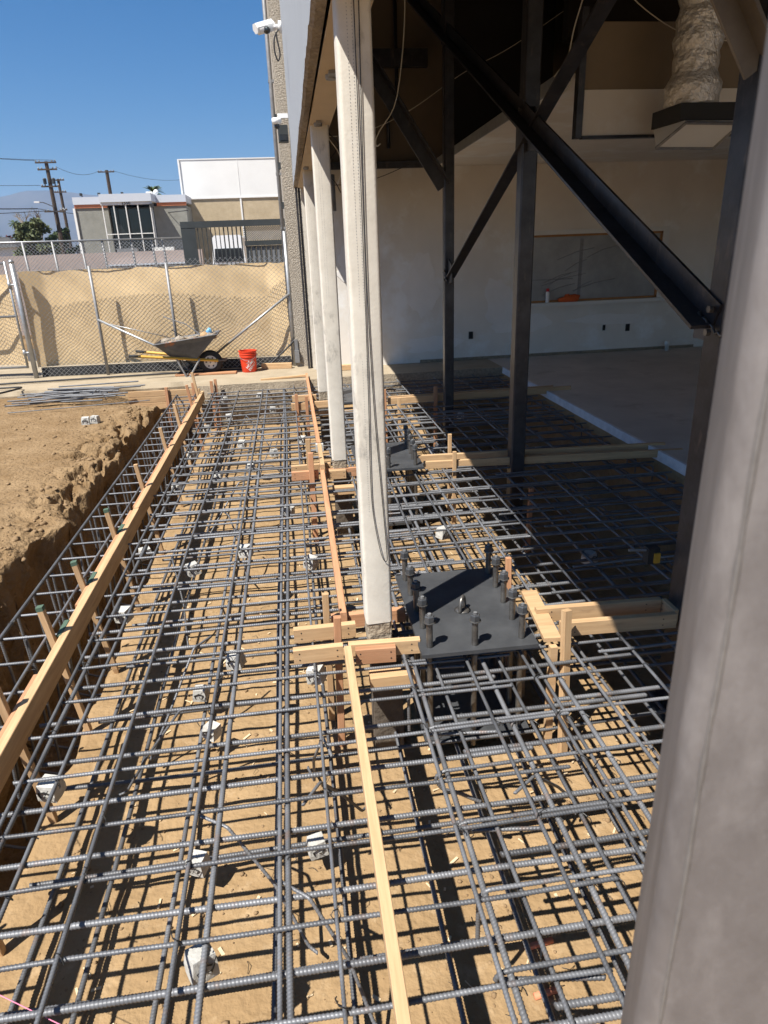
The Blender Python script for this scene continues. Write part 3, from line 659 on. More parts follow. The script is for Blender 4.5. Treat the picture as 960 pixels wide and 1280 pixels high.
# ================================================================== REINFORCEMENT
RB = {}
def ribbed(path, rad, period=.0135, nseg=7, amp=.2, seed=0):
    """ribbed bar along a polyline (numpy), ribs slightly skewed"""
    P = np.array(path, float); seg = np.linalg.norm(np.diff(P, axis=0), axis=1); S = np.concatenate([[0], np.cumsum(seg)])
    L = S[-1]; n = max(4, int(L/(period/3))); s = np.linspace(0, L, n+1)
    C = np.stack([np.interp(s, S, P[:, k]) for k in range(3)], -1)
    if len(P) > 2:   # round the bends
        for _ in range(10): C[1:-1] = .25*C[:-2]+.5*C[1:-1]+.25*C[2:]
    T = np.gradient(C, axis=0); T /= np.linalg.norm(T, axis=1)[:, None]
    ref = np.array([0, 1.0, 0]) if abs(T[:, 1]).max() < .9 else np.array([0, 0, 1.0])
    A = np.cross(T, ref); A /= np.linalg.norm(A, axis=1)[:, None]; B = np.cross(T, A)
    th = 2*np.pi*np.arange(nseg)/nseg
    rib = np.where(np.arange(n+1) % 3 == 1, 1+amp, 1.0); rib[0] = rib[-1] = .9
    skew = .0035*np.sin(th)
    V = C[:, None, :] + (A[:, None, :]*np.cos(th)[None, :, None]+B[:, None, :]*np.sin(th)[None, :, None])*(rad*rib)[:, None, None] + T[:, None, :]*skew[None, :, None]
    V = V.reshape(-1, 3)
    i = np.arange(n)[:, None]*nseg; j = np.arange(nseg)[None, :]; j2 = (j+1) % nseg
    F = np.stack([i+j, i+j2, i+nseg+j2, i+nseg+j], -1).reshape(-1, 4).tolist()
    F += [list(range(nseg-1, -1, -1)), [n*nseg+k for k in range(nseg)]]
    me = bpy.data.meshes.new('rebar'); me.from_pydata(V.tolist(), [], F); me.materials.append(M_REBAR)
    me.polygons.foreach_set('use_smooth', [True]*len(me.polygons))
    return me
def straight(L, rad, var=0, bow=.006):
    key = (round(L, 2), rad, var)
    if key not in RB:
        k = 24; rr = random.Random(hash(key) & 0xffff); a, b = rr.uniform(-bow, bow), rr.uniform(-bow, bow); p1, p2 = rr.uniform(0, 6), rr.uniform(0, 6)
        RB[key] = ribbed([(L*i/k, a*math.sin(p1+7*i/k)+b*.6*math.sin(p2+15*i/k), .4*b*math.sin(p2+9*i/k)) for i in range(k+1)], rad, period=.0125 if rad < .011 else .0165)
    return RB[key]
def put(me, loc, rz, label, group, name='rebar', rx=None, ry=0):
    o = bpy.data.objects.new(name, me); COL.objects.link(o); o.location = loc
    o.rotation_euler = (random.uniform(-.5, .5) if rx is None else rx, ry, rz)
    return tag(o, label, 'rebar', group)
r5, r6, r8 = .0066, .0082, .0108
Z_LONG, Z_MAIN, Z_LLOW, Z_SEC = -.078, -.0946, -.1138, -.1356
ties = {}
G1 = 'cross bars of the top mat between the form boards'; L1 = 'ribbed steel cross bar in the open top mat between bank side and centre form boards'
G2 = 'thicker cross bars under the long bars'; L2 = 'thick ribbed cross bar one layer down in the open mat, crossing under the centre board'
G3 = 'hooked cross bars on the building side'; L3 = 'ribbed cross bar with hooked end between column line and interior floor edge'
G4 = 'thick cross bars on the building side'; L4 = 'thick ribbed cross bar in the shaded mat beside the interior floor edge'
# hooked bar meshes: hook down at the column line, bend down at the floor edge
def hooked(L, v):
    key = ('hook', L, v)
    if key not in RB:
        tail = [(.20, 0, -.20), (.10, 0, -.13), (.03, 0, -.10), (0, 0, -.05), (0, 0, -.02), (.03, 0, 0)] if v == 0 else ([(.0, 0, -.24), (.0, 0, -.05), (.0, 0, -.03), (.03, 0, 0)] if v == 1 else [(.34, -.05, -.03), (.02, .01, -.05), (0, 0, -.035), (.02, 0, -.005), (.05, 0, 0)])
        RB[key] = ribbed(tail+[(L*.3, .004, 0), (L*.6, -.004, 0), (L-.03, 0, 0), (L, 0, -.03), (L, 0, -.16)], r6)
    return RB[key]
MAINY = []
k = 0
y = 1.06
while y < 11.12:
    yy = y + random.uniform(-.012, .012); MAINY.append(yy)
    blocked = any(abs(yy-c) < .10 for c in (3.23, 6.30, 9.66))
    L = .25+1.34 if blocked else random.choice([2.2, 2.34, 2.5])
    x0 = -1.33+random.uniform(-.06, .03)
    put(straight(L, r6, k % 3), (x0, yy, Z_MAIN), random.uniform(-.012, .008), L1, G1)
    x0 = .47+random.uniform(-.03, .03)
    put(hooked(2.95, (0, 2, 1, 2)[k % 4]), (x0, yy+random.uniform(.02, .05), Z_MAIN), random.uniform(-.006, .01), L3, G3, rx=0)
    # second layer
    ys = y+.17+random.uniform(-.02, .02)
    if ys < 11.12:
        blocked = any(abs(ys-c) < .10 for c in (3.23, 6.30, 9.66))
        L = 1.55 if blocked else random.choice([2.3, 2.45, 2.9])
        put(straight(L, r8, k % 3), (-1.31+random.uniform(-.08, .05), ys, Z_SEC), random.uniform(-.015, .008), L2, G2)
        x0 = random.choice([1.15, 1.3, .62])
        put(straight(3.44-x0, r8, k % 2), (x0, ys+random.uniform(.026, .04), Z_SEC), random.uniform(-.008, .012), L4, G4)
    y += .285; k += 1
TIE = []
for k in range(4):
    a, b = random.uniform(.016, .03), random.uniform(-.02, .02); h = .0115; mb = MB()
    mb.tube([(-h, -h, h*.9), (h*.2, 0, h*1.35), (h, h, h*.9), (h*.9, h*.8, -h*1.3), (-h*.8, -h*.9, -h*1.3), (-h, -h, h*.9), (-h-a*.6, -h+b*.5, h+.004), (-h-a, -h+b, h-.006)], .0021, 4)
    _t = mb.build('wire_tie', M_WIRE, loc=(0, 0, 0)); TIE.append(_t.data); bpy.data.objects.remove(_t)
# long bars of the top mat
GL = 'long bars on top of the mat'; GT = 'long bars under the cross bars'
LONGS = [(-1.845, r8, 0, 'outermost long bar hung over the trench beside the soil bank'), (-1.555, r6, 0, 'long bar over the trench alongside the form board stakes'),
         (-1.29, r6, 0, None), (-1.262, r8, 1, None), (-1.16, r6, 1, None), (-.895, r6, 0, None), (-.53, r6, 0, None), (-.44, r8, 1, None), (-.195, r6, 1, None), (-.155, r8, 1, None),
         (-.008, r5, 0, None), (.475, r6, 0, None), (.522, r8, 1, None), (.645, r6, 1, None), (.985, r6, 1, None), (1.16, r6, 1, None), (.80, r6, 0, None), (.885, r8, 1, None), (1.10, r6, 0, None), (1.235, r8, 1, None),
         (1.385, r6, 0, None), (1.69, r6, 0, None), (1.96, r8, 1, None), (2.32, r6, 0, None), (2.42, r8, 1, None), (2.68, r6, 0, None), (2.98, r6, 0, None), (3.06, r8, 1, None), (3.28, r6, 0, None)]
for i, (x, rad, low, lab) in enumerate(LONGS):
    y0 = .55+random.uniform(-.1, .1)
    z = Z_LLOW if low else Z_LONG
    y1 = 11.15+random.uniform(-.12, .05) if x < .4 else 11.25
    if -1.9 < x < -1.5: z = Z_MAIN+.012
    sunlit = x < 1.6
    lb = lab or (('thin top long bar running through the sunlit mat' if sunlit else 'thin top long bar running through the shaded mat') if not low else ('thick long bar tied beneath the cross bars in the sunlit mat' if sunlit else 'thick long bar tied beneath the cross bars in the shaded mat'))
    o = put(straight(10.6, rad, i % 3, .012), (x, y0, z), math.pi/2+random.uniform(-.002, .002), lb, None if lab else lb+'s')
    # wire ties at the crossings belong to the long bar
    for yy in MAINY:
        if yy > 5.6 or random.random() < .4: continue
        tl = bpy.data.objects.new('wire_tie', TIE[random.randrange(4)]); COL.objects.link(tl); tl.parent = o
        tl.location = (yy-y0+random.uniform(-.005, .005), 0, 0); tl.rotation_euler = (-o.rotation_euler.x, 0, random.choice([0, math.pi/2, math.pi]))
# bottom mat
GB = 'cross bars of the bottom mat'; GBL = 'long bars of the bottom mat'
for k in range(18):
    yy = 1.25+.57*k+random.uniform(-.02, .02)
    put(straight(4.75, r8, k % 2, .01), (-1.33+random.uniform(-.05, .05), yy, -.585), random.uniform(-.012, .012), 'dusty cross bar lying low in the pit under the top mat', GB)
for k, x in enumerate((-1.24, -.99, -.70, -.26, .05, .40, .72, 1.04, 1.36, 2.0, 2.7)):
    put(straight(10.2, r8, 5, .012), (x+random.uniform(-.02, .02), .7, -.612), math.pi/2+random.uniform(-.003, .003), 'dusty long bar lying low in the pit under the top mat', GBL)
# extra bars of the building side: a middle layer and closer cross bars
for k, x in enumerate((1.48, 1.60, 1.83, 2.16, 2.55, 2.83, 3.17, 3.38)):
    put(straight(10.2, r6, k % 3, .012), (x+random.uniform(-.02, .02), .8, -.165), math.pi/2+random.uniform(-.003, .003), 'thin long bar tied under the thick cross bars beside the interior floor edge', 'middle layer long bars on the building side')
for k in range(30):
    yy = 1.30+.33*k
    put(straight(1.9 if k % 2 else 1.6, r6, k % 3), ((1.53 if k % 2 else 1.80)+random.uniform(-.05, .05), yy+random.uniform(-.03, .03), Z_LONG+.0175), random.uniform(-.012, .012), 'thin cross bar lying on top of the long bars beside the interior floor edge', 'topmost cross bars on the building side')
# slanted standees holding the top mat
for k in range(22):
    x, yy = random.uniform(-1.1, 1.5), random.uniform(1.3, 9.5); a = random.uniform(0, 6.28)
    if abs(x-.35) < .15: x += .35
    if .5 < x < 1.3 and any(abs(yy-c) < .6 for c in (3.43, 6.5, 9.7)): x = -.7
    key = ('stand', k % 3)
    if key not in RB: RB[key] = ribbed([(-.14, 0, 0), (0, 0, 0), (.14+.05*(k % 3), .02, -.24), (.25+.09*(k % 3), 0, -.475), (.38, .0, -.49)], r5)
    put(RB[key], (x, yy, -.122), a, 'bent slanting support bar standing between the two mats', 'bent support bars between the mats', rx=0)
# stirrups over the trench
key = 'stirrup'
RB[key] = ribbed([(.36, 0, 0), (.0, 0, 0), (0, 0, -.03), (.02, 0, -.50), (.0, 0, -1.0), (.10, 0, -1.04), (.46, 0, -1.04)], r6)
RB['leg'] = ribbed([(0, 0, 0), (.015, .01, -.5), (0, 0, -1.0)], r6)
yy = 1.2; k = 0
while yy < 11.0:
    o = put(RB[key], (-1.852, yy, Z_MAIN), random.uniform(-.02, .02), 'ribbed stirrup hooked over the outermost long bar above the trench', 'stirrups over the trench', name='stirrup', rx=random.uniform(-.02, .02))
    if k % 2: l = bpy.data.objects.new('stirrup_leg', RB['leg']); COL.objects.link(l); l.parent = o; l.location = (.13+.02*(k % 3), .03, -.01); l.rotation_euler = (0, .04*math.sin(k*2.1), 0)
    if k % 4 == 0:
        l = bpy.data.objects.new('stirrup_leg', RB['leg']); COL.objects.link(l); l.parent = o; l.location = (.02, .06, -.01); l.rotation_euler = (.02, .05*math.sin(k*1.7), 0)
    yy += .287+random.uniform(-.015, .015); k += 1
# loose bars on the bank
for k in range(20):
    a = random.uniform(-.16, .26)
    put(straight(1.05+.15*(k % 3), r8, k % 3), (-4.15+random.uniform(-.1, .5), 10.35+.045*k+random.uniform(-.05, .05), .035+.022*(k % 5)), a, 'dark bar lying loose in the pile on the soil bank', 'loose bars piled on the soil bank')
put(straight(1.9, r5, 0), (-4.0, 9.95, .012), .16, 'single thin bar lying apart on the soil in front of the bar pile', None)
key = 'bent'; RB[key] = ribbed([(0, 0, 0), (.22, .0, .16), (.34, 0, .0)], r5)
put(RB[key], (-3.1, 10.6, .02), -.4, 'bent dark bar sticking up from the pile on the bank', None, rx=0)
cord([(-5.3, 10.9, .02), (-4.7, 11.35, .04), (-4.45, 11.7, .05), (-4.55, 11.9, .04), (-5.2, 11.95, .03)], .016, M_CABLE, 'black hose curled at the edge of the sidewalk by the gate', name='hose')

# ================================================================== LUMBER
beam('form_board', (-1.417, .55, -.07), (-1.421, 5.62, -.07), .046, .135, M_WOOD, 'near length of the long bank side form board with stake shadows', warp=.004)
beam('form_board', (-1.423, 5.625, -.066), (-1.429, 10.8, -.066), .046, .135, M_WOOD, 'far length of the bank side form board reaching the sidewalk end', warp=-.006)
for k, (a, b) in enumerate(((.6, 3.2), (3.95, 5.6), (5.7, 7.9), (8.0, 10.2))):
    beam('backing_strip', (-1.457, a, -.065), (-1.459, b, -.065), .022, .11, M_WOODR,
         ['reddish strip behind the form board at its nearest end', 'reddish strip behind the form board between the first green tipped stakes', 'reddish strip behind the form board midway along', 'reddish strip behind the form board at its far end'][k], 'lumber', 'backing strips behind the form board')
stk = [(2.15, .20), (2.85, .17), (3.54, .19), (4.19, .17), (5.06, .20), (6.18, .22), (7.52, .22), (8.65, .25), (9.85, .27), (10.55, .33)]
SL = ['wooden stake nearest of all along the bank side form board', 'second nearest wooden stake on the bank side form board', 'green tipped split stake beside the form board near the block', 'green tipped stake one further along the form board', 'green tipped stake by the joint of the two form boards',
      'plain stake just past the form board joint', 'slim leaning stake halfway to the sidewalk', 'slim stake where the trench narrows', 'reddish stake close to the sidewalk form', 'tall thin stake at the end of the form board by the sidewalk']
for k, (y, zt) in enumerate(stk):
    o = beam('wooden_stake', (-1.385+random.uniform(-.01, .01), y+.02, -.80), (-1.505+random.uniform(-.015, .01), y+random.uniform(.0, .06), zt), .036, .036, M_WOOD if k not in (8,) else M_WOODR, SL[k], 'stake', 'stakes along the bank side form board', tip=True, roll=random.uniform(-.2, .2))
    if k in (2, 3, 4):
        mb = MB(); L = (Vector((-1.385, y+.02, -.8))-Vector((-1.505, y+.03, zt))).length; mb.box(L-.022, L+.003, -.0185, .0185, -.0185, .0185); mb.build('painted_tip', M_WOODG, o)
        beam('wedge', (-1.452, y+.03, -.006), (-1.452, y+.20, -.004), .03, .012, M_WOODG, ['green sprayed wedge beside the split stake', 'green sprayed wedge one stake further along', 'green sprayed wedge near the board joint'][k-2], 'wedge')
# centre line boards
beam('form_board', (.150, .60, -.026), (.165, 3.09, -.010), .040, .088, M_WOOD, 'pale near centre board running from below to the first plaster column')
beam('form_board', (.172, 3.46, -.02), (.196, 6.24, .0), .040, .088, M_WOODR, 'reddish middle centre board between the first two column bases')
beam('form_board', (.200, 6.16, .05), (.207, 6.95, .045), .042, .088, M_WOOD, 'short lapped centre board at the middle column')
beam('form_board', (.208, 7.15, -.0), (.215, 11.5, .02), .040, .088, M_WOODR, 'far centre board ending at the sidewalk by the fence corner')
beam('form_board', (.205, 11.47, .03), (-.55, 11.42, .01), .05, .03, M_WOOD, 'thin strip lying on the sidewalk edge at the centre board end')
# boards round the column bases
beam('form_board', (-.125, 3.145, -.03), (.142, 3.145, -.03), .04, .088, M_WOOD, 'front stub board beside the nearest plaster column base, open mat side')
beam('form_board', (.172, 3.148, -.03), (.56, 3.125, -.03), .04, .088, M_WOOD, 'front board between nearest plaster column and black anchor plate')
beam('form_block', (.205, 3.10, -.04), (.42, 3.088, -.04), .04, .092, M_WOODR, 'short nailed wood block in front of the nearest column base', 'wood block')
beam('form_board', (-.12, 3.355, -.03), (.23, 3.36, -.03), .04, .088, M_WOOD, 'back board behind the nearest plaster column base')
beam('form_board', (.10, 3.50, -.05), (.54, 3.50, -.05), .04, .088, M_WOODR, 'hidden reddish board behind the nearest column and anchor plate')
beam('wooden_stake', (.10, 3.19, -.72), (.125, 3.235, .13), .04, .04, M_WOODR, 'reddish stake in front of the back board by the nearest column', 'stake', 'stakes at the column bases')
beam('wooden_stake', (.06, 3.43, -.72), (.075, 3.44, .17), .038, .03, M_WOOD, 'thin weathered stake with nail behind the reddish stake', 'stake', 'stakes at the column bases')
for k, (zz, yr) in enumerate(((3.125, 0), (3.30, 0))):
    beam('form_board', (1.36 if k == 0 else 1.28, zz+.012, -.03), (2.03, zz-.02, -.03), .04, .088, M_WOOD, ['front board from the anchor plate stake to the steel column by the near post', 'back board from the anchor plate box to the steel column by the near post'][k])
beam('form_block', (2.05, 3.13, -.03), (2.05, 3.27, -.03), .03, .088, M_WOOD, 'short spacer block joining two boards at the steel column', 'wood block')
bx = empty('form_box', (1.30, 3.25, -.72), 'tan plywood box edge beside the nearest anchor plate', 'form box')
mb = MB(); M0 = Matrix.Translation((1.30, 3.28, -.028)) @ Matrix.Rotation(-.10, 4, 'Z'); mb.box(-.045, .05, -.25, .30, -.012, .012, M0); part(mb, 'top_board', M_WOOD, bx)
for yy in (2.98, 3.45):
    mb = MB(); mb.box(1.25, 1.29, yy, yy+.035, -.72, -.045); part(mb, 'leg', M_WOOD, bx)
beam('wooden_stake', (1.325, 2.90, -.74), (1.345, 3.03, .15), .048, .036, M_WOOD, 'tall pale stake at the corner of the nearest anchor plate', 'stake', 'stakes at the column bases', roll=.3)
beam('wooden_stake', (1.235, 3.62, -.74), (1.235, 3.70, .16), .034, .034, M_WOODR, 'short pinkish stake behind the nearest anchor plate bolts', 'stake', 'stakes at the column bases')
beam('wooden_stake', (2.05, 5.60, -.74), (2.08, 5.65, -.12), .04, .04, M_WOODR, 'dark stake low in the mat beside the brace crossing column', 'stake', 'stakes at the column bases')
# second column line
beam('form_board', (-.10, 6.26, -.03), (.16, 6.26, -.03), .04, .088, M_WOODR, 'front stub board beside the middle plaster column base')
beam('form_board', (.235, 6.262, -.03), (.60, 6.265, -.03), .04, .088, M_WOODR, 'front board at the middle plaster column base, building side')
beam('form_block', (.255, 6.218, -.03), (.42, 6.218, -.03), .04, .088, M_WOOD, 'short wood block in front of the middle column base', 'wood block')
beam('form_board', (-.10, 6.46, -.03), (.29, 6.47, -.03), .04, .088, M_WOOD, 'back board behind the middle plaster column base')
beam('wooden_stake', (.085, 6.19, -.72), (.095, 6.225, .20), .05, .04, M_WOODR, 'reddish stake in front of the middle column boards', 'stake', 'stakes at the column bases')
beam('wooden_stake', (.075, 6.31, -.72), (.08, 6.32, .31), .045, .03, M_WOOD, 'paler taller stake behind the reddish stake at the middle column', 'stake', 'stakes at the column bases')
beam('form_board', (1.20, 6.30, -.030), (3.80, 6.09, -.030), .038, .075, M_WOOD, 'long front board past the brace crossing column onto the interior floor edge')
beam('form_board', (1.18, 6.47, -.015), (3.72, 6.29, -.015), .038, .075, M_WOOD, 'long back board past the brace crossing column onto the interior floor edge')
beam('wooden_stake', (1.49, 6.235, -.72), (1.50, 6.25, .10), .036, .036, M_WOOD, 'pale stake in front of the board pair at the sunlight edge', 'stake', 'stakes at the column bases')
beam('wooden_stake', (1.51, 6.53, -.72), (1.52, 6.54, .20), .036, .036, M_WOOD, 'pale stake behind the board pair at the sunlight edge', 'stake', 'stakes at the column bases')
# third column line
beam('form_board', (-.07, 9.36, -.03), (.165, 9.36, -.03), .04, .10, M_WOOD, 'front stub board at the farthest plaster column base')
beam('form_board', (.255, 9.37, -.02), (.46, 9.37, -.02), .04, .09, M_WOOD, 'short front board touching the farthest plaster column base')
beam('form_board', (-.05, 9.86, -.02), (.30, 9.86, -.02), .04, .09, M_WOOD, 'back board behind the farthest plaster column base')
beam('wooden_stake', (.0, 9.32, -.72), (.01, 9.325, .15), .045, .03, M_WOODR, 'reddish stake at the farthest stub board', 'stake', 'stakes at the column bases')
beam('wooden_stake', (.14, 9.32, -.72), (.145, 9.325, .11), .04, .03, M_WOODR, 'reddish stake close by the farthest centre board', 'stake', 'stakes at the column bases')
beam('form_board', (1.27, 9.29, -.02), (3.90, 9.20, .01), .04, .088, M_WOOD, 'farthest long board from sunlight into shade behind the steel columns')
beam('form_board', (1.30, 9.40, -.02), (3.70, 9.36, .0), .03, .088, M_WOOD, 'second farthest long board tight behind the sunlit one')
beam('wooden_stake', (1.22, 9.22, -.72), (1.225, 9.23, .16), .04, .035, M_WOODR, 'reddish stake at the sunlit start of the farthest board', 'stake', 'stakes at the column bases')
beam('wooden_stake', (1.40, 9.13, -.72), (1.41, 9.14, .05), .045, .03, M_WOOD, 'short pale stake in front of the farthest board', 'stake', 'stakes at the column bases')
beam('wooden_stake', (1.93, 9.21, -.72), (1.94, 9.22, .16), .05, .035, M_WOODR, 'reddish stake in the shade in front of the farthest board', 'stake', 'stakes at the column bases')
# form against the sidewalk
for k in range(3):
    beam('form_board', (-2.62, 11.10, -.045-.093*k), (-1.50, 11.03, -.045-.093*k), .035, .088, M_WOOD, ['topmost board of the form against the sidewalk end', 'middle board of the form against the sidewalk end', 'lowest board of the form against the sidewalk end'][k], 'lumber', 'boards of the sidewalk form')
for k, (x, y, z) in enumerate(((-2.02, 11.02, .05), (-1.60, 11.0, .10), (-1.32, 11.06, .10), (-1.26, 11.10, .12))):
    beam('wooden_stake', (x, y, -.8), (x+.01, y, z), .045, .03, M_WOODR, ['lone dark stake before the sidewalk form boards', 'reddish stake at the right end of the sidewalk form boards'.replace('right end', 'end'), 'dark stake between form board end and broken concrete', 'dark stake closest to the broken concrete edge'][k], 'stake', 'stakes at the sidewalk form')
beam('timber', (-.56, 12.58, .05), (-.02, 12.50, .05), .09, .095, M_WOOD, 'short thick timber lying at the fence foot beside the bucket', 'timber')
beam('timber', (.55, 11.95, .05), (1.35, 11.95, .05), .09, .09, M_WOOD, 'thick timber lying behind the white columns near the back wall', 'timber')
beam('timber', (-2.05, 12.35, .02), (-1.0, 12.28, .02), .14, .03, M_WOODR, 'flat reddish plank lying under the wheelbarrow', 'timber')

# ================================================================== ANCHOR PLATES
def hexnut(mb, c, rad, h):
    v = [(c[0]+rad*math.cos(R(60*k+12)), c[1]+rad*math.sin(R(60*k+12)), c[2]+z) for z in (0, h*.85) for k in range(6)]
    v += [(c[0]+rad*.88*math.cos(R(60*k+12)), c[1]+rad*.88*math.sin(R(60*k+12)), c[2]+h) for k in range(6)]
    mb.add(v, [tuple(range(5, -1, -1)), tuple(range(12, 18))]+[(i, (i+1) % 6, 6+(i+1) % 6, 6+i) for i in range(6)]+[(6+i, 6+(i+1) % 6, 12+(i+1) % 6, 12+i) for i in range(6)])
def anchor(y0, label, eye=True):
    o = empty('anchor_plate', (.86, y0, -.66), label, 'anchor plate', 'anchor bolt plates at the column line')
    mb = MB(); P = [(.545, y0), (1.175, y0-.01), (1.215, y0+.93), (.55, y0+.94)]
    slab(mb, P, -.022, .0); part(mb, 'top_plate', M_PLATE, o)
    mb = MB(); slab(mb, [(.56, y0+.02), (1.16, y0+.02), (1.18, y0+.9), (.56, y0+.9)], -.60, -.575); part(mb, 'lower_plate', M_PLATE, o)
    pos = [(.60, y0+.075+.197*k) for k in range(5)] + [(1.105+.010*k, y0+.07+.197*k) for k in range(5)] + [(.84, y0+.05)]
    for (x, y) in pos:
        h = .155+random.uniform(-.006, .012)
        mb = MB(); mb.lathe([(.0165, -.66), (.0165, .003), (.0175, .004), (.0175, h), (.012, h+.046)], 14, (x, y, 0)); b = part(mb, 'anchor_bolt', M_BOLT, o); autosmooth(b, 30)
        mb = MB(); hexnut(mb, (x, y, h), .0275, .036); part(mb, 'nut', M_PLATE, b)
        mb = MB(); hexnut(mb, (x, y, -.055), .027, .03); part(mb, 'nut', M_PLATE, b)
        mb = MB(); mb.lathe([(.031, h-.0055), (.032, h-.003), (.031, h-.0005)], 14, (x, y, 0)); part(mb, 'washer', M_BOLT, b)
        mb = MB(); mb.lathe([(.010, h+.0365), (.0135, h+.040), (.010, h+.047)], 10, (x, y, 0)); part(mb, 'bright_end', M_GALV, b)
    mb = MB(); c = Vector((.865, y0+.42, .02)); mb.tube([c+Vector((.040*math.cos(R(a))*.55, .040*math.cos(R(a))*.83, .040*math.sin(R(a))*1.7)) for a in range(-20, 201, 20)], .010, 8); part(mb, 'lifting_eye', M_BOLT, o, True)
    mb = MB(); mb.lathe([(.05, 0.0005), (.03, .006), (.012, .012)], 12, (.865, y0+.42, 0)); part(mb, 'weld', M_BOLT, o, True)
    return o
anchor(2.975, 'nearest black anchor plate with eleven tall bolts beside the white column')
anchor(6.16, 'middle black anchor plate carrying a pale concrete block')
anchor(9.30, 'farthest black anchor plate half hidden behind the white columns')

# ================================================================== SPACER BLOCKS
def block_mesh(seed):
    rr = random.Random(seed); mb = MB(); s = .041; t = .035
    v = []
    for z, q in ((0, s), (.03, s*.98), (.076, t)):
        for a, b in ((-1, -1), (0, -1.03), (1, -1), (1.03, 0), (1, 1), (0, 1.03), (-1, 1), (-1.03, 0)): v.append((a*q+rr.uniform(-.002, .002), b*q*.94+rr.uniform(-.002, .002), z+rr.uniform(-.002, .002)))
    mb.add(v, [tuple(range(7, -1, -1)), tuple(range(16, 24))]+[(k*8+i, k*8+(i+1) % 8, (k+1)*8+(i+1) % 8, (k+1)*8+i) for k in range(2) for i in range(8)])
    return mb
BLK = []
for s in range(3):
    me = block_mesh(s).build('spacer_block', M_BLOCK, loc=(0, 0, 0)); BLK.append(me.data); bpy.data.objects.remove(me)
mb = MB(); mb.tube([(-.02, -.0385, .02), (-.028, -.041, .045), (0, -.042, .058), (.026, -.041, .045), (.016, -.0385, .022)], .003, 5); mb.tube([(0, -.04, .03), (.01, -.06, .05), (.03, -.055, .085)], .002, 4)
_w = mb.build('wire_loop', M_WIRE, loc=(0, 0, 0)); WL = _w.data; bpy.data.objects.remove(_w)
def spacer(x, y, z, label, group='concrete spacer blocks in the bar mats', rz=None, tilt=.13, wire=True, sc_=1.0):
    o = bpy.data.objects.new('spacer_block', random.choice(BLK)); COL.objects.link(o); o.location = (x, y, z); o.scale = (sc_,)*3
    o.rotation_euler = (random.uniform(-tilt, tilt), random.uniform(-tilt, tilt), random.uniform(-.7, .7) if rz is None else rz)
    if wire:
        l = bpy.data.objects.new('wire_loop', WL); COL.objects.link(l); l.parent = o
    return tag(o, label, 'concrete block', group)
SB = [(-1.21, 2.52), (-1.22, 4.05), (-1.26, 5.02), (-.85, 4.65), (-.48, 4.89), (-.46, 3.38), (-.01, 3.12), (-.63, 3.24), (-.6, 2.34), (-.46, 1.6), (-.07, 2.34), (.01, 4.59), (1.08, 4.91), (2.03, 4.24), (-1.23, 6.54), (-.87, 6.81), (-1.24, 7.73), (-1.2, 9.0), (-.53, 7.09), (-.69, 8.1), (-1.11, 10.83), (.04, 8.09), (-.56, 10.98), (-.73, 3.61), (-.15, 5.68), (2.18, 8.76), (-.3, 7.6), (-.95, 9.6), (-.35, 9.9), (.1, 10.2), (1.5, 7.2), (2.6, 6.9), (1.9, 10.4)]
for x, y in SB:
    low = (x, y) in ((-.63, 3.24), (-.6, 2.34), (-.07, 2.34), (-.73, 3.61))
    near = y < 4.2
    if low: spacer(x, y, -.56, 'grey spacer block low in the pit between the mats', 'concrete blocks low in the pit')
    else: spacer(x, y, -.205 if x != -.01 else -.18, 'pale concrete spacer block wired under the top bars' + (' close to the viewer' if near else ' further along the mat'), 'spacer blocks in the near mat' if near else 'spacer blocks in the far mat', sc_=1.08)
for x, y in ((.35, 1.5), (.92, 1.42), (-.62, 1.45)): spacer(x, y, HZ(x, y)-.005, 'pale block lying on the dirt at the pit bottom', 'blocks on the pit dirt', wire=False, sc_=1.15)
spacer(.80, 6.32, 0.001, 'pale concrete block sitting on the middle anchor plate', None, rz=.5, tilt=0, wire=False, sc_=1.1)
spacer(-2.74, 9.12, HZ(-2.74, 9.12), 'pale block on the soil bank, next to its darker cracked twin', None, rz=.1, tilt=.05, sc_=1.2)
spacer(-2.62, 9.12, HZ(-2.62, 9.12), 'block with wire on the soil bank, touching its twin', None, rz=-.2, tilt=.05, sc_=1.2)
mb = MB(); mb.box(.17, .25, 7.0, 7.06, -.02, .06); tag(mb.build('spacer_block', M_BLOCK), 'square grey block wedged in the gap of the centre boards', 'concrete block')
# bent conduit scraps, orange sleeve, pink line
for k, (x, y) in enumerate(((.78, 1.85), (.74, 1.66), (.88, 1.38), (.90, 1.30))):
    mb = MB(); mb.tube([(x-.02, y, HZ(x, y)+.012), (x+.09, y+.015, HZ(x, y)+.012)], .014, 6); tag(mb.build('sleeve', mat('faded_orange_tape', (.62, .22, .12), .8), smooth=True), 'faded orange plastic scrap on the dirt under the near mat', 'scrap', 'orange scraps on the dirt')
mb = MB(); mb.tube([(-1.3, 1.72, -.16), (-.6, 1.33, -.17), (-.1, 1.1, -.19)], .0016, 4); tag(mb.build('string_line', mat('pink_string', (.75, .22, .35), .7)), 'thin pink string line at the near edge of the mat', 'string')

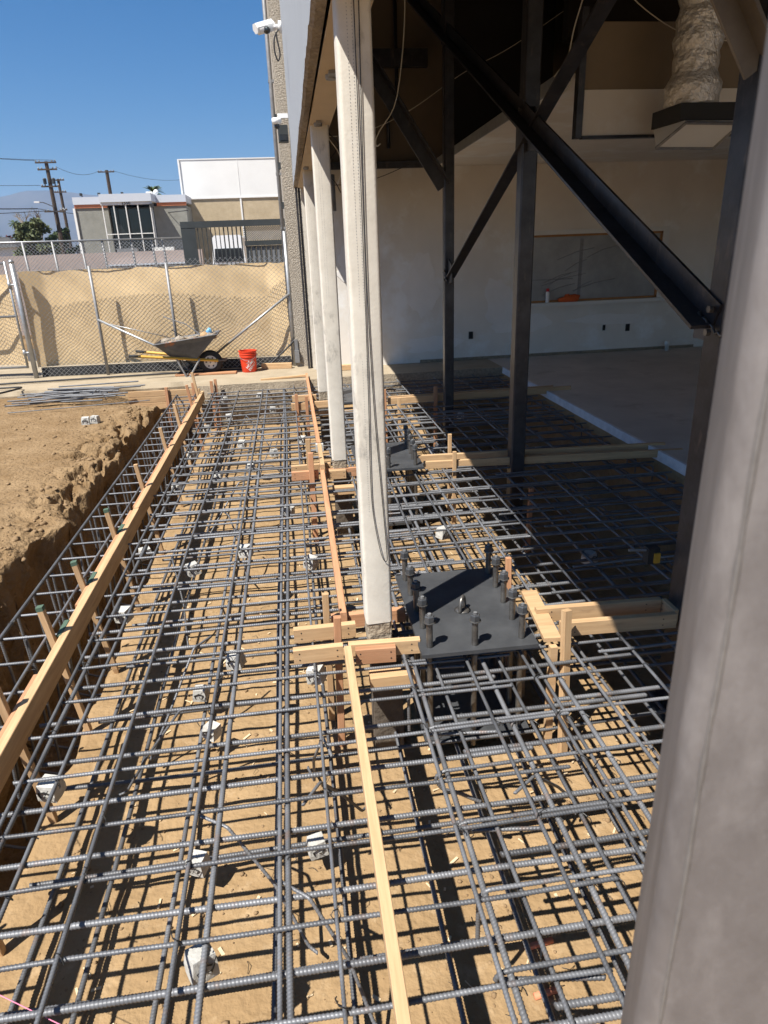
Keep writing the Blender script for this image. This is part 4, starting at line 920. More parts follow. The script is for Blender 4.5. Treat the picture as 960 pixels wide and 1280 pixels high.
# clods and pebbles on the soil
def pebbles(n, region, smin, smax, seed, rim=False):
    rr = random.Random(seed); mb = MB(); c = 0
    PH = (1+5**.5)/2
    ico = [(-1, PH, 0), (1, PH, 0), (-1, -PH, 0), (1, -PH, 0), (0, -1, PH), (0, 1, PH), (0, -1, -PH), (0, 1, -PH), (PH, 0, -1), (PH, 0, 1), (-PH, 0, -1), (-PH, 0, 1)]
    icf = [(0, 11, 5), (0, 5, 1), (0, 1, 7), (0, 7, 10), (0, 10, 11), (1, 5, 9), (5, 11, 4), (11, 10, 2), (10, 7, 6), (7, 1, 8), (3, 9, 4), (3, 4, 2), (3, 2, 6), (3, 6, 8), (3, 8, 9), (4, 9, 5), (2, 4, 11), (6, 2, 10), (8, 6, 7), (9, 8, 1)]
    while c < n:
        x, y = rr.uniform(region[0], region[1]), rr.uniform(region[2], region[3])
        if rim: x = -2.12-abs(rr.gauss(0, .28))
        z = HZ(x, y); s = smin*(smax/smin)**(rr.random()**2.4)*.53
        ax, ay, az = rr.uniform(.7, 1.3), rr.uniform(.7, 1.3), rr.uniform(.5, .9); a = rr.uniform(0, 6.28); ca, sa = math.cos(a), math.sin(a)
        v = []
        for p in ico:
            q = rr.uniform(.75, 1.2)*s; px, py, pz = p[0]*q*ax, p[1]*q*ay, p[2]*q*az
            v.append((x+px*ca-py*sa, y+px*sa+py*ca, z+pz+s*.3))
        mb.add(v, icf); c += 1
    o = mb.build('soil_clods', M_PEBBLES, smooth=True); tag(o, 'crumbs and small clods of dry soil scattered over the dirt', 'soil clods', kind='stuff'); return o
pebbles(2600, (-1.3, 1.9, 1.0, 5.5), .003, .014, 1)
pebbles(500, (-4.5, -2.1, 3.2, 11.0), .006, .03, 2)
pebbles(600, (-3.2, -1.95, 3.2, 11.0), .005, .034, 3, True)

# ================================================================== FENCE, GATE
def chain(mb, p0, p1, z0, z1, sp=.086, rad=.0024, wav=0.0):
    """diamond mesh between two ground points: straight strands clipped to the panel"""
    p0, p1 = Vector((*p0, 0)), Vector((*p1, 0)); t = (p1-p0); L = t.length; t.normalize(); nrm = Vector((-t.y, t.x, 0)); H = z1-z0
    sl_ = 1.15
    n = int((L+H*sl_)/sp)+2
    for dirn in (1, -1):
        for i in range(n):
            s0 = i*sp-(H*sl_ if dirn == 1 else 0)
            a, b = 0.0, 1.0                       # s = s0 + dirn*H*sl*u
            if dirn == 1:
                if s0 < 0: a = -s0/(H*sl_)
                if s0+H*sl_ > L: b = (L-s0)/(H*sl_)
            else:
                if s0 > L: a = (s0-L)/(H*sl_)
                if s0-H*sl_ < 0: b = s0/(H*sl_)
            if b-a < .01: continue
            q = []
            k = 8 if wav else 1
            for j in range(k+1):
                u = a+(b-a)*j/k; s = s0+dirn*H*sl_*u
                q.append(p0+t*s+nrm*(dirn*.003+wav*math.sin(s*2.3)*math.sin(u*3.1))+Vector((0, 0, z0+H*u)))
            mb.tube(q, rad, 3, False)
FP0, FP1 = (-4.60, 13.02), (.04, 12.74)
fdir = (Vector((*FP1, 0))-Vector((*FP0, 0))).normalized()
def fpt(u, z, off=0): 
    p = Vector((*FP0, 0)).lerp(Vector((*FP1, 0)), u); n = Vector((-fdir.y, fdir.x, 0)); p += n*off; return Vector((p.x, p.y, z))
fe = empty('chain_link_fence', (-2.3, 12.88, 0), 'silvery chain link fence with a tan privacy screen behind the wheelbarrow', 'fence')
mb = MB(); mb.tube([fpt(0, -.02), fpt(0, 1.97)], .042, 12); mb.lathe([(.045, 1.95), (.045, 1.98), (.02, 2.01)], 12, tuple(fpt(0, 0))); part(mb, 'post', M_GALV, fe, True)
for u, h in ((.275, 1.86), (.555, 1.86)):
    mb = MB(); mb.tube([fpt(u, -.02, -.03), fpt(u, h, -.03)], .026, 10); part(mb, 'post', M_GALVDULL, fe, True)
mb = MB(); mb.tube([fpt(1, -.02), fpt(1, 2.30)], .034, 10); part(mb, 'post', M_GALV, fe, True)
mb = MB(); mb.tube([fpt(.275, .97, -.06), fpt(.66, .03, -.10)], .021, 8); part(mb, 'brace', M_GALV, fe, True)
mb = MB(); mb.tube([fpt(1, 1.27, -.05), fpt(.70, .30, -.07)], .021, 8); part(mb, 'brace', M_GALV, fe, True)
mb = MB(); mb.tube([fpt(.28, .93, -.05), fpt(.53, .62, -.08)], .008, 6); part(mb, 'brace_rod', M_GALV, fe, True)
mb = MB(); chain(mb, FP0, FP1, .02, 1.92, wav=.02); part(mb, 'wire_mesh', M_GALV, fe)
mb = MB(); mb.tube([fpt(u/20, 1.805, .262) for u in range(21)], .006, 5); part(mb, 'top_cord', M_CABLE, fe)
def screen(u0, u1, ztop, zbot, P=fpt, nx=110, nz=36):
    mb = MB(); vs = []
    for i in range(nx+1):
        u = u0+(u1-u0)*i/nx
        for j in range(nz+1):
            v = j/nz
            dep = .25+.035*math.sin(u*9+.5)*math.sin(v*3.1)+.02*v
            pu = min(abs(u-u0), abs(u1-u))*4.6; dep *= (.55+.45*min(1, pu/.35))
            wr = .022*fbm(np.array([u*16+v*3]), np.array([v*3.0]), 3, 7)[0]+.03*math.sin(u*22+v*7)*max(0, (v-.7))+ .05*max(0, u-.72)*math.sin((u*10+v*6)*2.6)
            z = zbot+(ztop-zbot)*v + (.008*math.sin(u*31)+.006*math.sin(u*77))*(v > .97)
            p = P(u, z, dep+wr); vs.append(tuple(p))
    mb.add(vs, [(i*(nz+1)+j, (i+1)*(nz+1)+j, (i+1)*(nz+1)+j+1, i*(nz+1)+j+1) for i in range(nx) for j in range(nz)])
    return mb
part(screen(.002, .99, 1.80, .17), 'privacy_screen', M_TAN, fe, True)
mb = MB(); a, b = fpt(.015, .0, .10), fpt(.985, .0, .10); mb.add([a, b, b+Vector((0, .02, .165)), a+Vector((0, .02, .165)), a+Vector((0, .03, 0)), b+Vector((0, .03, 0)), b+Vector((0, .04, .165)), a+Vector((0, .04, .165))], [(0, 1, 2, 3), (4, 7, 6, 5), (3, 2, 6, 7)]); part(mb, 'gap_shade_strip', M_RUBBER, fe)  # black strip standing in for the shaded gap under the screen
# gate leaf beside the corner post
ga = empty('chain_link_gate', (-6.8, 13.2, 0), 'pipe framed chain link gate with tan screen next to the fence corner', 'gate')
GP0, GP1 = Vector((-9.2, 13.3, 0)), Vector((-4.72, 13.05, 0))
def gpt(u, z, off=0): q = GP0.lerp(GP1, u); return Vector((q.x, q.y+off, z))
mb = MB()
for a, b in ((gpt(0, .2), gpt(0, 1.98)), (gpt(1, .18), gpt(1, 1.98)), (gpt(0, 1.95), gpt(1, 1.95)), (gpt(0, 1.08), gpt(1, 1.08)), (gpt(0, .2), gpt(1, .2))): mb.tube([a, b], .021, 8)
part(mb, 'frame', M_GALV, ga, True)
mb = MB(); chain(mb, (-9.2, 13.3), (-4.72, 13.05), .2, 1.95); part(mb, 'wire_mesh', M_GALV, ga)
part(screen(.01, .995, 1.78, .22, gpt, 40, 24), 'privacy_screen', M_TAN, ga, True)
for z in (.45, 1.6):
    mb = MB(); mb.tube([gpt(1.0, z, 0), Vector((-4.6, 13.02, z))], .018, 8); mb.tube([gpt(1.0, z-.05, 0), gpt(1, z+.05, 0)], .03, 8); part(mb, 'hinge', M_GALV, ga, True)
mb = MB(); mb.tube([(-7, 12.2, .03), (-5.6, 12.33, .03), (-4.5, 12.42, .03), (-2.9, 12.52, .025), (-1.2, 12.62, .02), (-.75, 12.55, .02), (-.4, 12.62, .08), (-.1, 12.66, .32), (.10, 12.68, .50), (.24, 12.68, .60)], .017, 6); tag(mb.build('cable', M_CABLE, smooth=True), 'black cable along the sidewalk rising to the building corner', 'cable')
mb = MB(); mb.box(.06, .12, 12.60, 12.66, .30, .48); mb.box(.05, .13, 12.56, 12.64, .08, .30); tag(mb.build('cable_box', M_GALVDULL), 'grey junction box at the fence end where the cable rises', 'junction box')

# dark steel gate beyond the fence
dg = empty('steel_gate', (-.9, 14.7, -.06), 'dark steel sliding gate with bars and perforated panels beyond the fence', 'gate')
gx0, gx1, gy, gz1 = -1.93, .17, 14.6, 2.57
mb = MB(); mb.box(gx0, gx1, gy-.04, gy+.04, gz1-.115, gz1); mb.box(gx0, gx0+.27, gy-.035, gy+.035, 0, gz1-.117); mb.box(gx0, gx1, gy-.04, gy+.04, .05, .18); mb.box(gx1-.06, gx1, gy-.035, gy+.035, .18, gz1-.117); part(mb, 'frame', M_GATE, dg)
for k in range(12):
    x = gx0+.315+k*.082; mb = MB(); mb.box(x-.012 if k > 5 else x-.008, x+.012 if k > 5 else x+.008, gy-.012, gy+.012, .185, gz1-.118); part(mb, 'bar', M_GATE, dg)
mb = MB(); mb.box(-.74, gx1-.062, gy-.03, gy+.03, 2.10, 2.19); part(mb, 'rail', M_GATE, dg)
mb = MB(); chain(mb, (-.74, gy), (gx1-.07, gy), 2.195, gz1-.12, sp=.045, rad=.007); part(mb, 'perforated_panel', M_GATEGREY, dg)
mb = MB()
for k in range(9):
    x = -.72+k*.097; mb.box(x, x+.062, gy+.005, gy+.03, .185, 2.095)
part(mb, 'slat_panel', M_GATEGREY, dg)
mb = MB()
for k in range(9):
    x = -.656+k*.097; mb.box(x, x+.03, gy-.01, gy+.025, .185, 2.095)
part(mb, 'slat_bars', M_GATE, dg)
# white van seen through the gate bars
VX, VY = -2.95, 40.0
vn = empty('parked_van', (VX, VY+2, -.12), 'white van parked by the warehouse, seen through the gate bars', 'van')
def hull(mb, pts, y0, y1, inset=.0):
    pts = [(VX+x, z) for x, z in pts]; k = len(pts); mb.add([(x, VY+y0, z) for x, z in pts]+[(x, VY+y1, z) for x, z in pts], [tuple(range(k-1, -1, -1)), tuple(range(k, 2*k))]+[(i, (i+1) % k, k+(i+1) % k, k+i) for i in range(k)])
mb = MB()
hull(mb, [(-.92, .28), (.92, .28), (.94, 1.0), (.86, 1.7), (.78, 2.72), (.66, 2.84), (-.66, 2.84), (-.78, 2.72), (-.86, 1.7), (-.94, 1.0)], 0, 4.6); part(mb, 'body', M_CARWHITE, vn)
mb = MB(); hull(mb, [(-.76, 1.5), (.76, 1.5), (.70, 2.18), (-.70, 2.18)], -.025, -.002); part(mb, 'windshield', M_DARKGLASS, vn)
mb = MB(); hull(mb, [(-.52, .62), (.52, .62), (.54, .95), (-.54, .95)], -.02, -.002); part(mb, 'grille', M_RUBBER, vn)
for x in (-.72, .72):
    mb = MB(); mb.box(VX+x-.13, VX+x+.13, VY-.03, VY-.002, .78, .98); part(mb, 'headlight', M_GALV, vn)
    for y in (.8, 3.6):
        mb = MB(); mb.lathe([(.30, -.11), (.34, -.07), (.34, .07), (.30, .11)], 16, (VX+x*1.18, VY+y, .22), 'X'); part(mb, 'wheel', M_RUBBER, vn, True)

# second chain link fence and block wall across the street
ff = empty('street_fence', (-5, 20, -.12), 'long bare chain link fence with thin top rail across the street', 'fence')
mb = MB(); mb.tube([(-12, 20.2, 2.46), (-2.4, 20, 2.39)], .025, 6); part(mb, 'top_rail', M_GALV, ff, True)
mb = MB(); chain(mb, (-12, 20.2), (-2.4, 20.0), .1, 2.42, sp=.10, rad=.005); part(mb, 'wire_mesh', M_GALV, ff)
for x in (-10.5, -9.1, -7.7, -6.72, -5.98, -5.26, -4.72, -3.98, -3.45, -3.17, -2.6):
    mb = MB(); mb.tube([(x+.08, 20.08, -.12), (x, 20.08, 2.42)], .03, 8); part(mb, 'post', M_GALVDULL, ff, True)
wl = empty('block_wall', (-6, 21.3, -.12), 'low pinkish block wall behind the street fence', 'wall')
mb = MB(); mb.box(-12, -2.3, 21.2, 21.4, -.12, 2.10); part(mb, 'wall_panel', M_PINKWALL, wl)
mb = MB(); mb.box(-4.9, -2.4, 21.0, 21.19, 1.74, 1.78); part(mb, 'pale_rail', M_ROOFBAND, wl)
for k, x in enumerate((-4.35, -3.35)):
    o = empty('plaster_scrap', (x, 21.3, 2.10), ['grey metal box lying on the pinkish block wall', 'white box lying on the pinkish block wall'][k], 'box')
    mb = MB(); mb.box(x-.28, x+.28, 21.22, 21.38, 2.102, 2.19); part(mb, 'lid', M_GALVDULL if k == 0 else M_WHITEPAINT, o)

# ================================================================== WHEELBARROW, BUCKET
WX, WY = -1.43, 12.42
wb = empty('wheelbarrow', (WX-.4, WY, 0), 'wheelbarrow with worn grey tray and yellow handles full of rubble', 'wheelbarrow')
def wp(x, y, z): return (WX+x, WY+y, z)
mb = MB()   # tray: outer and inner skins
def ring(x0, x1, hw0, hw1, z0, z1): return [wp(x0, -hw0, z0), wp(x1, -hw1, z1), wp(x1, hw1, z1), wp(x0, hw0, z0)]
bot = [wp(-.64, -.17, .34), wp(-.20, -.17, .30), wp(-.20, .17, .30), wp(-.64, .17, .34)]
top = [wp(-.86, -.33, .58), wp(.20, -.30, .70), wp(.20, .30, .70), wp(-.86, .33, .58)]
tin = [Vector(p)+Vector((.015*(1 if i in (0, 3) else -1), .012*(1 if i in (0, 1) else -1), .004)) for i, p in enumerate(top)]
bin_ = [Vector(p)+Vector((0, 0, .012)) for p in bot]
mb.add(bot+top+tin+bin_, [(0, 3, 2, 1)]+[(i, (i+1) % 4, 4+(i+1) % 4, 4+i) for i in range(4)]+[(4+i, 4+(i+1) % 4, 8+(i+1) % 4, 8+i) for i in range(4)]+[(8+i, 8+(i+1) % 4, 12+(i+1) % 4, 12+i) for i in range(4)]+[(12, 13, 14, 15)])
tr = part(mb, 'tray', M_TRAY, wb)
mb = MB(); mb.tube([top[0], top[1], top[2], top[3], top[0]], .012, 6); part(mb, 'rim', M_TRAY, tr)
for s in (-1, 1):
    mb = MB(); M0 = Matrix.Translation(wp(0, s*.14, .26)); a, b = Vector(wp(.14, s*.11, .235)), Vector(wp(-1.16, s*.27, .40))
    mb.tube([a, a.lerp(b, .5), b], .024, 4); h = part(mb, 'handle', M_YELLOW, wb)
    mb = MB(); mb.tube([b.lerp(a, .03), b+(b-a).normalized()*.15], .023, 8); part(mb, 'grip', M_RUBBER, h, True)
    mb = MB(); mb.tube([wp(-.56, s*.19, .33), wp(-.42, s*.22, .0), wp(-.36, s*.22, .0), wp(-.16, s*.16, .29)], .016, 6); part(mb, 'leg', M_GALVDULL, wb)
mb = MB(); mb.tube([wp(-.40, -.22, .04), wp(-.40, .22, .04)], .012, 6); part(mb, 'leg_brace', M_GALVDULL, wb)
mb = MB(); mb.tube([wp(.14, -.11, .235), wp(.27, -.07, .23), wp(.27, .07, .23), wp(.14, .11, .235)], .016, 6); part(mb, 'nose_guard', M_TRAY, wb)
mb = MB()
for k in range(24):
    pass
mb.lathe([(.115, -.045), (.175, -.05), (.20, -.03), (.205, 0), (.20, .03), (.175, .05), (.115, .045)], 28, wp(0, 0, .205), 'Y', False); wh = part(mb, 'wheel', M_RUBBER, wb, True)
mb = MB(); mb.lathe([(.02, -.05), (.05, -.045), (.06, -.02), (.10, -.028), (.118, -.04), (.118, .04), (.10, .028), (.06, .02), (.05, .045), (.02, .05)], 24, wp(0, 0, .205), 'Y'); rm = part(mb, 'rim', M_WHITEPAINT, wh, True)
mb = MB()
for k in range(6):
    a = k*math.pi/3; mb.lathe([(.014, -.034), (.014, -.028)], 8, wp(.078*math.cos(a), 0, .205+.078*math.sin(a)), 'Y')
part(mb, 'rim_holes', M_RUBBER, wh)
mb = MB(); mb.tube([wp(0, -.11, .205), wp(0, .11, .205)], .012, 8); part(mb, 'axle', M_GALVDULL, wh)
# load
rr = random.Random(5)
for k in range(13):
    x = -.72+.07*k+rr.uniform(-.03, .03); y = rr.uniform(-.18, .18); z = .555+.115*(x+.72)/.9+rr.uniform(-.01, .03)
    o = lump('rubble_chunk', (WX+x, WY+y, z), rr.uniform(.06, .11), rr.uniform(.05, .10), rr.uniform(.04, .07), rr.choice([M_BROKEN, M_BROKEN, M_WOOD, M_COLCONC]), 'broken tan chunk heaped in the wheelbarrow tray', 'rubble', k+20, .45, False, 8)
    o['group'] = 'rubble heaped in the wheelbarrow'
lump('bottle', (WX+.04, WY-.06, .72), .05, .045, .065, mat('blue_plastic', (.16, .38, .60), .3), 'crumpled blue plastic bottle on top of the rubble', 'bottle', 4, .35, False)
mb = MB(); mb.tube([wp(-.10, .02, .66), wp(-.35, .05, .86), wp(-.72, .10, 1.00)], .010, 5); tag(mb.build('rod', M_GALVDULL), 'long bent rod sticking up out of the wheelbarrow', 'rod')
mb = MB(); mb.tube([wp(-.36, -.02, .62), wp(-.60, .02, .78)], .008, 5); tag(mb.build('rod', M_CABLE), 'short dark rod leaning in the wheelbarrow', 'rod')

bk = empty('bucket', (-.775, 12.40, 0), 'bright orange red plastic bucket with white diagonal lettering', 'bucket')
BX, BY, BR0, BR1, BH = -.775, 12.40, .128, .150, .37
mb = MB(); mb.lathe([(BR0-.004, 0), (BR0, .006), (BR0+(BR1-BR0)*.72, BH*.72), (BR1+.006, BH*.725), (BR1+.006, BH*.74), (BR1-.001, BH*.75), (BR1-.001, BH*.84), (BR1+.008, BH*.845), (BR1+.008, BH*.86), (BR1, BH*.87), (BR1, BH*.95), (BR1+.010, BH*.955), (BR1+.010, BH), (BR1-.003, BH), (BR1-.006, BH*.9), (BR0-.006, .01)], 36, (BX, BY, 0)); body = part(mb, 'body', M_ORANGEBUCKET, bk); autosmooth(body, 35)
mb = MB(); mb.tube([(BX+(BR1+.012)*math.cos(R(a)), BY+(BR1+.012)*math.sin(R(a)), BH*.86-.10*max(0, math.sin(R(a-180)))) for a in range(180, 361, 12)], .004, 5); part(mb, 'bail', M_GALV, bk)
mb = MB()
for txt, dy, sz in (('THE', .062, .034), ('HOME', .015, .066), ('DEPOT', -.046, .058)):
    vs, fs = text_mesh(txt, sz)
    out = []
    for p in vs:
        u, v = p.x, p.y+dy; a = R(45); uu, vv = u*math.cos(a)-v*math.sin(a), u*math.sin(a)+v*math.cos(a)
        z = .135+vv; rad = BR0+(BR1-BR0)*z/BH+.0022; ang = R(-90)+R(17)+uu/rad
        out.append((BX+rad*math.cos(ang), BY+rad*math.sin(ang), z))
    mb.add(out, fs)
part(mb, 'lettering', M_WHITE, bk)

# ================================================================== FACADE FITTINGS
cm = empty('security_camera', (.195, 9.4, 4.35), 'white bullet security camera with hood, high on the grey wall', 'camera')
mb = MB(); mb.lathe([(.06, .0), (.06, .03), (.05, .04)], 14, (.155, 9.4, 4.40), 'X'); part(mb, 'base', M_WHITE, cm, True)
mb = MB(); mb.tube([(.16, 9.4, 4.40), (.08, 9.4, 4.40)], .026, 10); part(mb, 'arm', M_WHITE, cm, True)
mb = MB(); mb.tube([(.10, 9.43, 4.42), (-.08, 9.33, 4.35)], .05, 14); bdy = part(mb, 'housing', M_WHITE, cm, True)
mb = MB(); mb.tube([(.03, 9.35, 4.355), (.015, 9.31, 4.345)], .037, 14); part(mb, 'lens', M_DARKGLASS, bdy, True)
mb = MB(); mb.tube([(.08, 9.43, 4.435), (-.11, 9.32, 4.36)], .056, 6); part(mb, 'hood', M_WHITE, bdy)
cord([(.15, 9.35, 4.36), (.10, 9.33, 4.28), (.09, 9.33, 4.15), (.12, 9.33, 4.05), (.15, 9.33, 4.12), (.13, 9.33, 4.25), (.12, 9.33, 4.33)], .009, M_CABLE, 'coil of cable hanging under the bullet camera')
dm = empty('security_camera', (.2, 11.9, 3.75), 'small white dome security camera lower on the wall near the floodlight', 'camera')
mb = MB(); mb.box(.08, .235, 11.88, 11.95, 3.87, 3.93); part(mb, 'arm', M_WHITE, dm)
mb = MB(); mb.lathe([(.07, 3.87), (.075, 3.84), (.07, 3.80), (.04, 3.785)], 16, (.06, 11.9, 0)); part(mb, 'cover', M_WHITE, dm, True)
mb = MB(); mb.lathe([(.042, 3.785), (.038, 3.745), (.018, 3.725)], 14, (.06, 11.9, 0)); part(mb, 'dome', M_DARKGLASS, dm, True)
fd = empty('floodlight', (.16, 12.2, 3.58), 'black box floodlight mounted on the wall corner', 'light fixture')
mb = MB(); mb.box(.07, .225, 12.1, 12.3, 3.58, 3.81); part(mb, 'housing', M_GATE, fd)
mb = MB(); mb.box(.09, .21, 12.09, 12.099, 3.60, 3.68); part(mb, 'lens', M_DARKGLASS, fd)
dp = empty('downpipe', (.0, 12.9, 0), 'slim grey pipe running up the building corner on brackets', 'pipe')
mb = MB(); mb.tube([(.02, 12.9, -.02), (.02, 12.9, 9.0)], .035, 10); part(mb, 'pipe', M_GALVDULL, dp, True)
for z in (2.35, 3.2, 4.55, 5.8):
    mb = MB(); mb.box(-.02, .074, 12.87, 12.93, z-.02, z+.02); part(mb, 'bracket', M_GALVDULL, dp)
for z in (3.3, 4.0, 2.7):
    mb = MB(); mb.box(.03, .076, 12.66, 12.74, z-.05, z+.05); tag(mb.build('junction_box', M_GATE), 'tiny dark junction box on the pebbled wall edge', 'junction box', 'junction boxes on the pebbled wall')

# ================================================================== FAR BUILDINGS
b1 = empty('office_building', (-8.3, 44, -.2), 'low grey stucco building with tall dark window wall and orange band', 'building')
X0, X1, Y1, ZT = -11.35, -5.30, 42, 5.12
YW = Y1+1.5
mb = MB(); mb.box(X0, -9.6, YW, YW+12, -.2, 4.56); part(mb, 'wall', M_GREYSTUCCO, b1)
mb = MB(); mb.box(-7.1, X1, YW, YW+12, -.2, 4.56); part(mb, 'wall', M_GREYSTUCCO, b1)
mb = MB(); mb.box(-9.6, -7.1, YW+.4, YW+12, -.2, 4.56); part(mb, 'recess_wall', M_GREYSTUCCO, b1)
mb = MB(); mb.box(X0-.05, -9.62, YW-.12, YW+12, 4.74, ZT); mb.box(-6.90, X1+.05, YW-.12, YW+12, 4.74, ZT); mb.box(-9.62, -6.90, Y1-.12, YW+12, 4.73, ZT+.01); rf1 = part(mb, 'roof_band', M_ROOFBAND, b1)
for a, b in ((X0-.02, -9.63), (-6.89, X1+.02)):
    mb = MB(); mb.box(a, b, YW-.06, YW+.2, 4.565, 4.735); part(mb, 'orange_band', M_ORANGE, b1)
mb = MB(); mb.box(X0-.12, X0-.005, YW-.1, YW+.2, -.2, 4.56); part(mb, 'corner_trim', M_WHITEPAINT, b1)
mb = MB(); mb.box(-9.58, -7.12, YW+.3, YW+.395, -.2, 4.55); win1 = part(mb, 'window', M_DARKGLASS, b1)
mb = MB()
for x in (-9.54, -8.95, -8.32, -7.68, -7.02): mb.box(x-.024, x+.024, Y1-.04, Y1+.04, -.2, 4.58)
mb.box(-9.515, -7.045, Y1-.03, Y1+.03, 3.10, 3.14); mb.box(-9.60, -6.92, Y1-.06, Y1+.06, 4.582, 4.725); part(mb, 'window_frame', M_WHITEPAINT, b1)
mb = MB(); mb.tube([(-6.93, Y1, -.2), (-6.93, Y1, 4.5)], .04, 6); part(mb, 'downpipe', M_GALVDULL, b1)
mb = MB(); mb.box(-7.0, -6.8, Y1-.25, Y1-.08, 4.40, 4.6); part(mb, 'lamp', M_RUBBER, b1)
vs, fs = text_mesh('1550', .20); mb = MB(); mb.add([(-8.27+p.x*1.2, Y1-.075, 4.655+p.y) for p in vs], fs); part(mb, 'house_number', M_RUBBER, b1)
for k, x in enumerate((-10.95, -9.98, -8.72)):
    mb = MB(); mb.tube([(x, YW+.3, ZT), (x, YW+.3, ZT+.12)], .03, 5); mb.box(x-.07, x+.04, YW+.1, YW+.3, ZT+.08, ZT+.22); part(mb, 'roof_lamp', M_RUBBER, rf1)
mb = MB(); mb.box(-8.0, -7.35, Y1+4, Y1+5, ZT-.02, ZT+.28); mb.box(-7.85, -7.5, Y1+4.1, Y1+4.8, ZT+.28, ZT+.4); part(mb, 'roof_unit', M_WHITEPAINT, rf1)
mb = MB(); mb.lathe([(.0, 0), (.07, .02), (.13, .05), (.14, .06), (.08, .04), (0, .03)], 16, (-7.0, YW+.9, ZT+.24), 'Y', False); mb.tube([(-7.0, YW+1, ZT), (-7.0, YW+1, ZT+.26)], .02, 5); part(mb, 'dish', M_WHITEPAINT, rf1, True)
b2 = empty('warehouse', (-2.7, 50, -.2), 'tall white and tan tilt-up warehouse across the street', 'building')
Y2 = 46
mb = MB(); mb.box(-5.62, 3.4, Y2, Y2+22, -.2, 5.02); part(mb, 'lower_wall', M_TANSTUCCO, b2)
mb = MB(); mb.box(-5.66, 3.44, Y2-.03, Y2+22, 5.10, 7.13); part(mb, 'upper_wall', M_WHITEPAINT, b2)
mb = MB(); mb.box(-5.70, 3.46, Y2-.07, Y2+22, 5.022, 5.098); mb.box(-5.76, -5.665, Y2-.1, Y2+.1, -.2, 7.18); mb.box(-2.36, -2.27, Y2-.055, Y2-.001, -.2, 5.02); mb.box(-2.34, -2.29, Y2-.045, Y2-.031, 5.1, 7.1); mb.box(-5.7, 3.48, Y2-.06, Y2+22, 7.132, 7.19); part(mb, 'trim', M_WHITEPAINT, b2)
# small houses and fence stuff far left
for k, (x, y, h, c, lb) in enumerate(((-26, 66, 1.2, M_WHITEPAINT, 'white low house far behind the red tree'), (-20.5, 88, 1.3, M_GATEGREY, 'dark roofed low house behind the utility poles'))):
    o = empty('house', (x, y, -.3), lb, 'house')
    mb = MB(); mb.box(x-3.2, x+3.2, y, y+5, -.3, 3.0); part(mb, 'wall', c, o)
    mb = MB(); mb.add([(x-3.5, y-.3, 3.0), (x+3.5, y-.3, 3.0), (x+3.5, y+5.3, 3.0), (x-3.5, y+5.3, 3.0), (x-2, y+2.5, 3.9), (x+2, y+2.5, 3.9)], [(0, 1, 5, 4), (1, 2, 5), (2, 3, 4, 5), (3, 0, 4), (0, 3, 2, 1)]); part(mb, 'roof', M_ASPHALT, o)
    mb = MB(); mb.box(x+.2, x+1.6, y-.03, y-.005, 1.2, 2.4); part(mb, 'window', M_DARKGLASS, o)

# ---- trees
def tree(name, x, y, z0, h, rx, trunk_h, leafmat, nleaf, label, seed, group=None, leaf=.16, flat=.75):
    rr = np.random.default_rng(seed); o = empty(name, (x, y, z0), label, 'tree', group)
    mb = MB(); limbs = []
    mb.tube([(x, y, z0), (x+.05, y, z0+trunk_h*.6), (x, y, z0+trunk_h)], [.22, .17, .14], 8)
    for k in range(7):
        a = k*.9; e = (x+rx*.6*math.cos(a), y+rx*.6*math.sin(a), z0+trunk_h+(h-trunk_h)*(.35+.4*rr.random())); limbs.append(e)
        mb.tube([(x, y, z0+trunk_h*.9), ((x+e[0])/2, (y+e[1])/2, (z0+trunk_h+e[2])/2+.1), e], [.1, .07, .02], 6)
    part(mb, 'trunk', M_BARK, o)
    cz = z0+trunk_h+(h-trunk_h)*.45; rz = (h-trunk_h)*.58
    V = []; F = []
    nc = 34; cl = []
    for k in range(nc):
        u = rr.normal(size=3); u /= np.linalg.norm(u); q = rr.uniform(.45, 1.0)
        cl.append((np.array([x, y, cz])+u*q*np.array([rx, rx, rz]), rr.uniform(.16, .32)*rx))
    for k in range(nleaf):
        c, cr = cl[rr.integers(nc)]; u = rr.normal(size=3); u /= np.linalg.norm(u)
        p = c+u*cr*rr.uniform(.5, 1.05)*np.array([1.1, 1.1, flat])
        if p[2] < z0+trunk_h*.5: continue
        a, b = rr.normal(size=3), rr.normal(size=3); a /= np.linalg.norm(a); b -= a*b.dot(a); b /= np.linalg.norm(b); s = leaf*rr.uniform(.6, 1.3)
        i = len(V); V += [p-a*s, p+b*s*.5, p+a*s, p-b*s*.5]; F.append((i, i+1, i+2, i+3))
    mb = MB(); mb.add(V, F); part(mb, 'crown', leafmat, o)
    return o
tree('bushy_tree', -19.1, 60, -.3, 5.3, 1.75, 1.7, M_LEAF2, 5200, 'round olive green tree in front of the utility poles', 3)
tree('bushy_tree', -21.4, 75, -.3, 5.6, 1.2, 1.8, M_LEAF, 2600, 'darker green tree just behind the round olive one', 9)
tree('bushy_tree', -21.2, 85, -.3, 4.6, 1.5, 1.5, M_LEAF, 2000, 'small dark tree left of the grey building corner trim'.replace('left of', 'beside'), 12)
tree('bushy_tree', -25.0, 70, -.3, 4.4, 2.6, 1.3, M_LEAFRED, 3200, 'maroon leaved tree at the far end of the street', 14)
tree('bushy_tree', -31.5, 84, -.3, 4.7, 2.6, 1.5, M_LEAF, 2500, 'green tree beyond the maroon one', 15)
